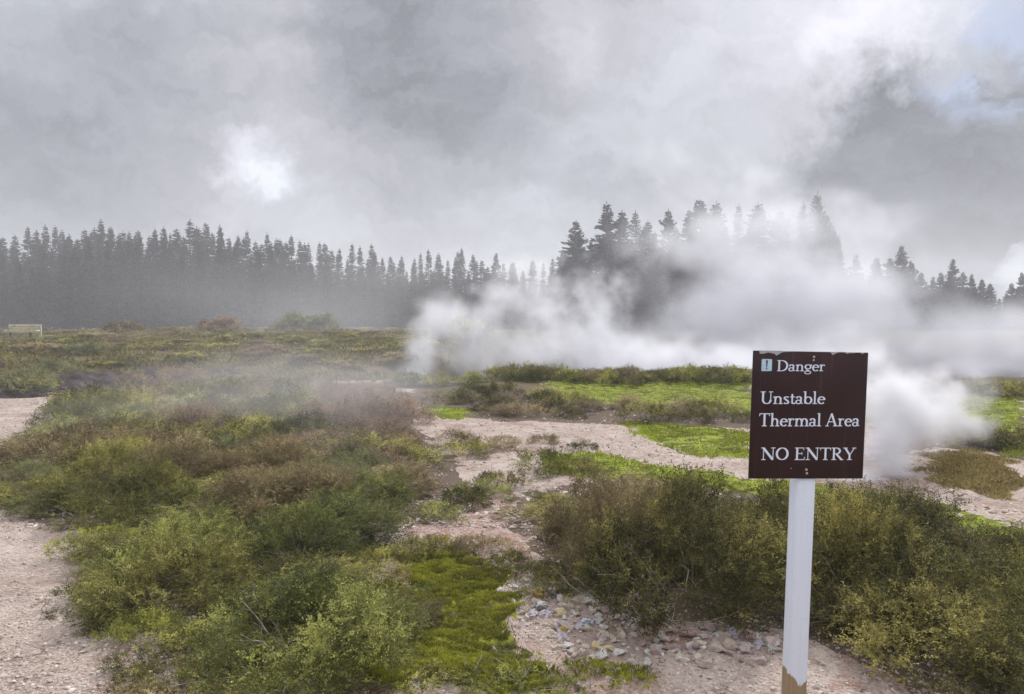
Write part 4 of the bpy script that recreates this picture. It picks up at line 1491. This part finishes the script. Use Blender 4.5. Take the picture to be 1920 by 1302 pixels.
RY = [490, 486, 464, 494, 512, 520, 512, 488, 512, 515, 524, 532, 560, 532, 512, 520, 524]
lab = 'pine in the lower tree line at the right beyond the lake'
for row in range(2):
    for k in range(len(RX)):
        px = RX[k] + (0 if row == 0 else g.uniform(-12, 12))
        d = (118 if row == 0 else 128) + g.uniform(-2, 2)
        top = RY[k] + (0 if row == 0 else g.uniform(15, 45))
        if row == 0 and k in (2, 7, 13):
            sl = {2: 'lone taller pine standing in the steam right of the tall stand', 7: 'bushy pointed pine highest in the right tree line',
                  13: 'pine with a bright gap of sky beside it in the right tree line'}[k]
            tree((px - 960) / F * d, d, atd(px, top, d)[2], ('broad', k % 5), sl)
        else:
            tree((px - 960) / F * d, d, atd(px, top, d)[2], ('broad', int(g.integers(5))), lab, 'pines of the right tree line')


# ------------------------------------------------------------------ steam and haze
def steam(name, blobs, label, dens, voxel, scale, erode, lo=0.02, hi=0.75, thin=1.0, aniso=0.0, col_=(0.945, 0.945, 0.965), detail=5.0, warp=0.5, stretch=(1, 1, 1), seed=0.0):
    """a volume whose density is a field: blobs eroded by turbulent noise. blob = (px, py, depth, rx, ry in px, depth radius in m, strength)"""
    bl = []
    for (px, py, d, rx, ry, rd, s) in blobs:
        c = atd(px, py, d)
        bl.append((c, np.array([rx / F * d, rd * thin, ry / F * d]), s))
    lo_b = np.min([c - r for c, r, _ in bl], 0)
    hi_b = np.max([c + r for c, r, _ in bl], 0)
    m, M = mat_new(name + '_vapour')
    pv = M.n('ShaderNodeVolumePrincipled', {'Color': (*col_, 1), 'Density': dens, 'Anisotropy': aniso})
    M.n('ShaderNodeOutputMaterial', {1: pv.outputs[0]})
    ng = bpy.data.node_groups.new(name + '_field', 'GeometryNodeTree')
    ng.interface.new_socket('Geometry', in_out='INPUT', socket_type='NodeSocketGeometry')
    ng.interface.new_socket('Geometry', in_out='OUTPUT', socket_type='NodeSocketGeometry')
    G = NT(ng)
    out = G.n('NodeGroupOutput')
    pos = G.n('GeometryNodeInputPosition').outputs[0]
    ps = G.vmath('ADD', G.vmath('MULTIPLY', pos, stretch), (seed, seed * 1.7, seed * 0.6))
    wv = G.vmath('SUBTRACT', G.noise(ps, scale * 0.8, 2, 0.5, out='Color'), (0.5, 0.5, 0.5))
    wsize = warp / scale
    wv = G.n('ShaderNodeVectorMath', {0: wv, 'Scale': wsize}, operation='SCALE').outputs[0]
    pw = G.vmath('ADD', pos, wv)
    nz = G.noise(G.vmath('ADD', ps, wv), scale, detail, 0.62)
    tot = None
    for c, r, s in bl:
        q = G.vmath('MULTIPLY', G.vmath('SUBTRACT', pw, tuple(c)), tuple(1 / r))
        ln_ = G.vmath('LENGTH', q, out=1)
        f = G.ramp(ln_, 1.0, 0.0, 0.0, s)
        tot = f if tot is None else G.math('ADD', tot, f)
    tot = G.math('MINIMUM', tot, 1.0)
    e = G.math('ADD', tot, G.math('MULTIPLY', G.math('SUBTRACT', nz, 0.56), erode))
    d_ = G.math('POWER', G.ramp(e, lo, hi, smooth=False), 1.4)
    d_ = G.math('MULTIPLY', d_, G.ramp(tot, 0.0, 0.12))
    vc = G.n('GeometryNodeVolumeCube', {'Density': d_, 'Background': 0.0, 'Min': tuple(lo_b), 'Max': tuple(hi_b)})
    for ax_, k in zip('XYZ', range(3)):
        vc.inputs['Resolution ' + ax_].default_value = int(np.clip((hi_b[k] - lo_b[k]) / voxel, 8, 300))
    sm = G.n('GeometryNodeSetMaterial', {'Geometry': vc.outputs[0], 'Material': m})
    ng.links.new(sm.outputs[0], out.inputs[0])
    vd = bpy.data.volumes.new(name)
    vd.materials.append(m)
    o = bpy.data.objects.new(name, vd)
    col.objects.link(o)
    md = o.modifiers.new('steam field', 'NODES')
    md.node_group = ng
    return tag(o, label, 'steam', kind='stuff')


steam('steam', [
    (765, 715, 27, 50, 45, 4, 0.8), (795, 650, 28, 75, 80, 4, 0.95), (820, 585, 30, 80, 75, 4.5, 0.9), (890, 620, 31, 120, 95, 5, 0.9), (960, 565, 34, 130, 80, 6, 0.8),
    (880, 690, 31, 120, 60, 5, 0.7), (990, 650, 33, 160, 95, 6, 0.8), (1080, 590, 40, 150, 110, 7, 0.8), (1130, 665, 38, 180, 85, 7, 0.85), (1290, 680, 40, 220, 70, 8, 0.9),
    (1010, 515, 42, 110, 75, 5, 0.5), (1480, 690, 40, 240, 70, 8, 0.9), (1130, 530, 44, 100, 80, 6, 0.5), (940, 520, 38, 90, 55, 5, 0.4)],
    'billowing white steam cloud rising from the lake edge behind the ridge', 1.25, 0.12, 0.55, 3.2, lo=0.0, hi=1.2, thin=0.45, detail=7.0, seed=3.0)
steam('steam', [
    (1090, 560, 64, 130, 110, 9, 0.5), (1170, 470, 70, 120, 90, 9, 0.30), (1330, 610, 56, 230, 130, 13, 0.9), (1480, 580, 56, 240, 180, 13, 1.0), (1620, 570, 58, 200, 150, 13, 0.9),
    (1390, 470, 62, 200, 130, 13, 0.75), (1520, 450, 64, 170, 130, 12, 0.8), (1280, 440, 66, 170, 110, 10, 0.45), (1430, 395, 70, 230, 100, 12, 0.55), (1370, 420, 66, 120, 80, 9, 0.4), (1680, 460, 66, 130, 110, 10, 0.6),
    (1160, 650, 50, 200, 80, 10, 0.7), (1560, 650, 48, 250, 100, 10, 0.9), (1300, 330, 74, 260, 110, 12, 0.28), (1720, 560, 60, 130, 120, 9, 0.6), (1240, 520, 60, 90, 120, 8, 0.2)],
    'huge pale steam cloud covering the tall pines over the lake', 0.45, 0.24, 0.20, 2.8, lo=0.0, hi=1.2, thin=0.5, detail=7.0, seed=11.0)
steam('steam', [
    (1780, 660, 50, 240, 60, 8, 0.9), (1920, 640, 50, 210, 70, 8, 0.9), (1850, 600, 56, 180, 65, 8, 0.65), (1740, 610, 52, 150, 80, 8, 0.7), (1960, 590, 56, 130, 60, 8, 0.6), (1820, 700, 40, 230, 45, 7, 0.8)],
    'low bank of steam lying over the right end of the lake', 0.36, 0.24, 0.22, 2.2, lo=0.0, hi=1.2, thin=0.6, detail=7.0, seed=17.0)
steam('steam', [
    (1640, 905, 7.0, 95, 50, 0.35, 0.85), (1660, 850, 7.2, 95, 80, 0.55, 1.0), (1700, 790, 7.5, 125, 95, 0.7, 1.0), (1640, 740, 7.8, 130, 100, 0.8, 0.9),
    (1790, 790, 7.8, 120, 75, 0.6, 0.9), (1840, 800, 7.9, 75, 50, 0.4, 0.8), (1740, 730, 8.2, 150, 80, 0.8, 0.7), (1600, 680, 8.4, 150, 80, 0.8, 0.5), (1580, 890, 7.0, 80, 45, 0.3, 0.6), (1700, 880, 7.2, 70, 60, 0.4, 0.7)],
    'dense white steam puff from the near vent right of the sign', 10.0, 0.023, 2.1, 2.6, lo=0.0, hi=1.2, thin=0.6, detail=7.0, seed=23.0)
steam('steam', [
    (600, 620, 62, 260, 120, 14, 0.7), (400, 560, 75, 300, 120, 16, 0.6), (640, 540, 75, 220, 110, 14, 0.6), (560, 640, 60, 160, 110, 10, 0.7), (760, 520, 85, 200, 90, 14, 0.5), (700, 620, 60, 140, 120, 10, 0.6), (880, 500, 90, 180, 80, 12, 0.4)],
    'thin grey mist drifting in front of the long pine forest', 0.022, 1.8, 0.15, 0.55, lo=0.0, hi=0.9, seed=31.0)
steam('steam', [
    (580, 740, 11, 330, 110, 3.0, 0.6), (400, 770, 9.5, 280, 90, 2.4, 0.5), (660, 760, 9.0, 240, 110, 2.0, 0.6), (720, 700, 13, 240, 100, 3.0, 0.6), (220, 790, 9, 260, 80, 2.0, 0.3), (600, 830, 7.4, 240, 100, 1.4, 0.4), (450, 690, 16, 340, 90, 3, 0.5)],
    'faint veil of mist over the back of the left thicket', 0.15, 0.14, 0.40, 0.5, lo=0.0, hi=0.9, seed=37.0)

m_h, M = mat_new('haze_air')
pv = M.n('ShaderNodeVolumePrincipled', {'Color': (0.93, 0.94, 0.98, 1), 'Density': 0.0017, 'Anisotropy': 0.2})
M.n('ShaderNodeOutputMaterial', {1: pv.outputs[0]})
b = Bag()
b.box((0, 216, 11), (800, 460, 36))
tag(obj('haze', b.mesh('haze'), m_h), 'thin pale haze in the air over the whole thermal field', kind='stuff')
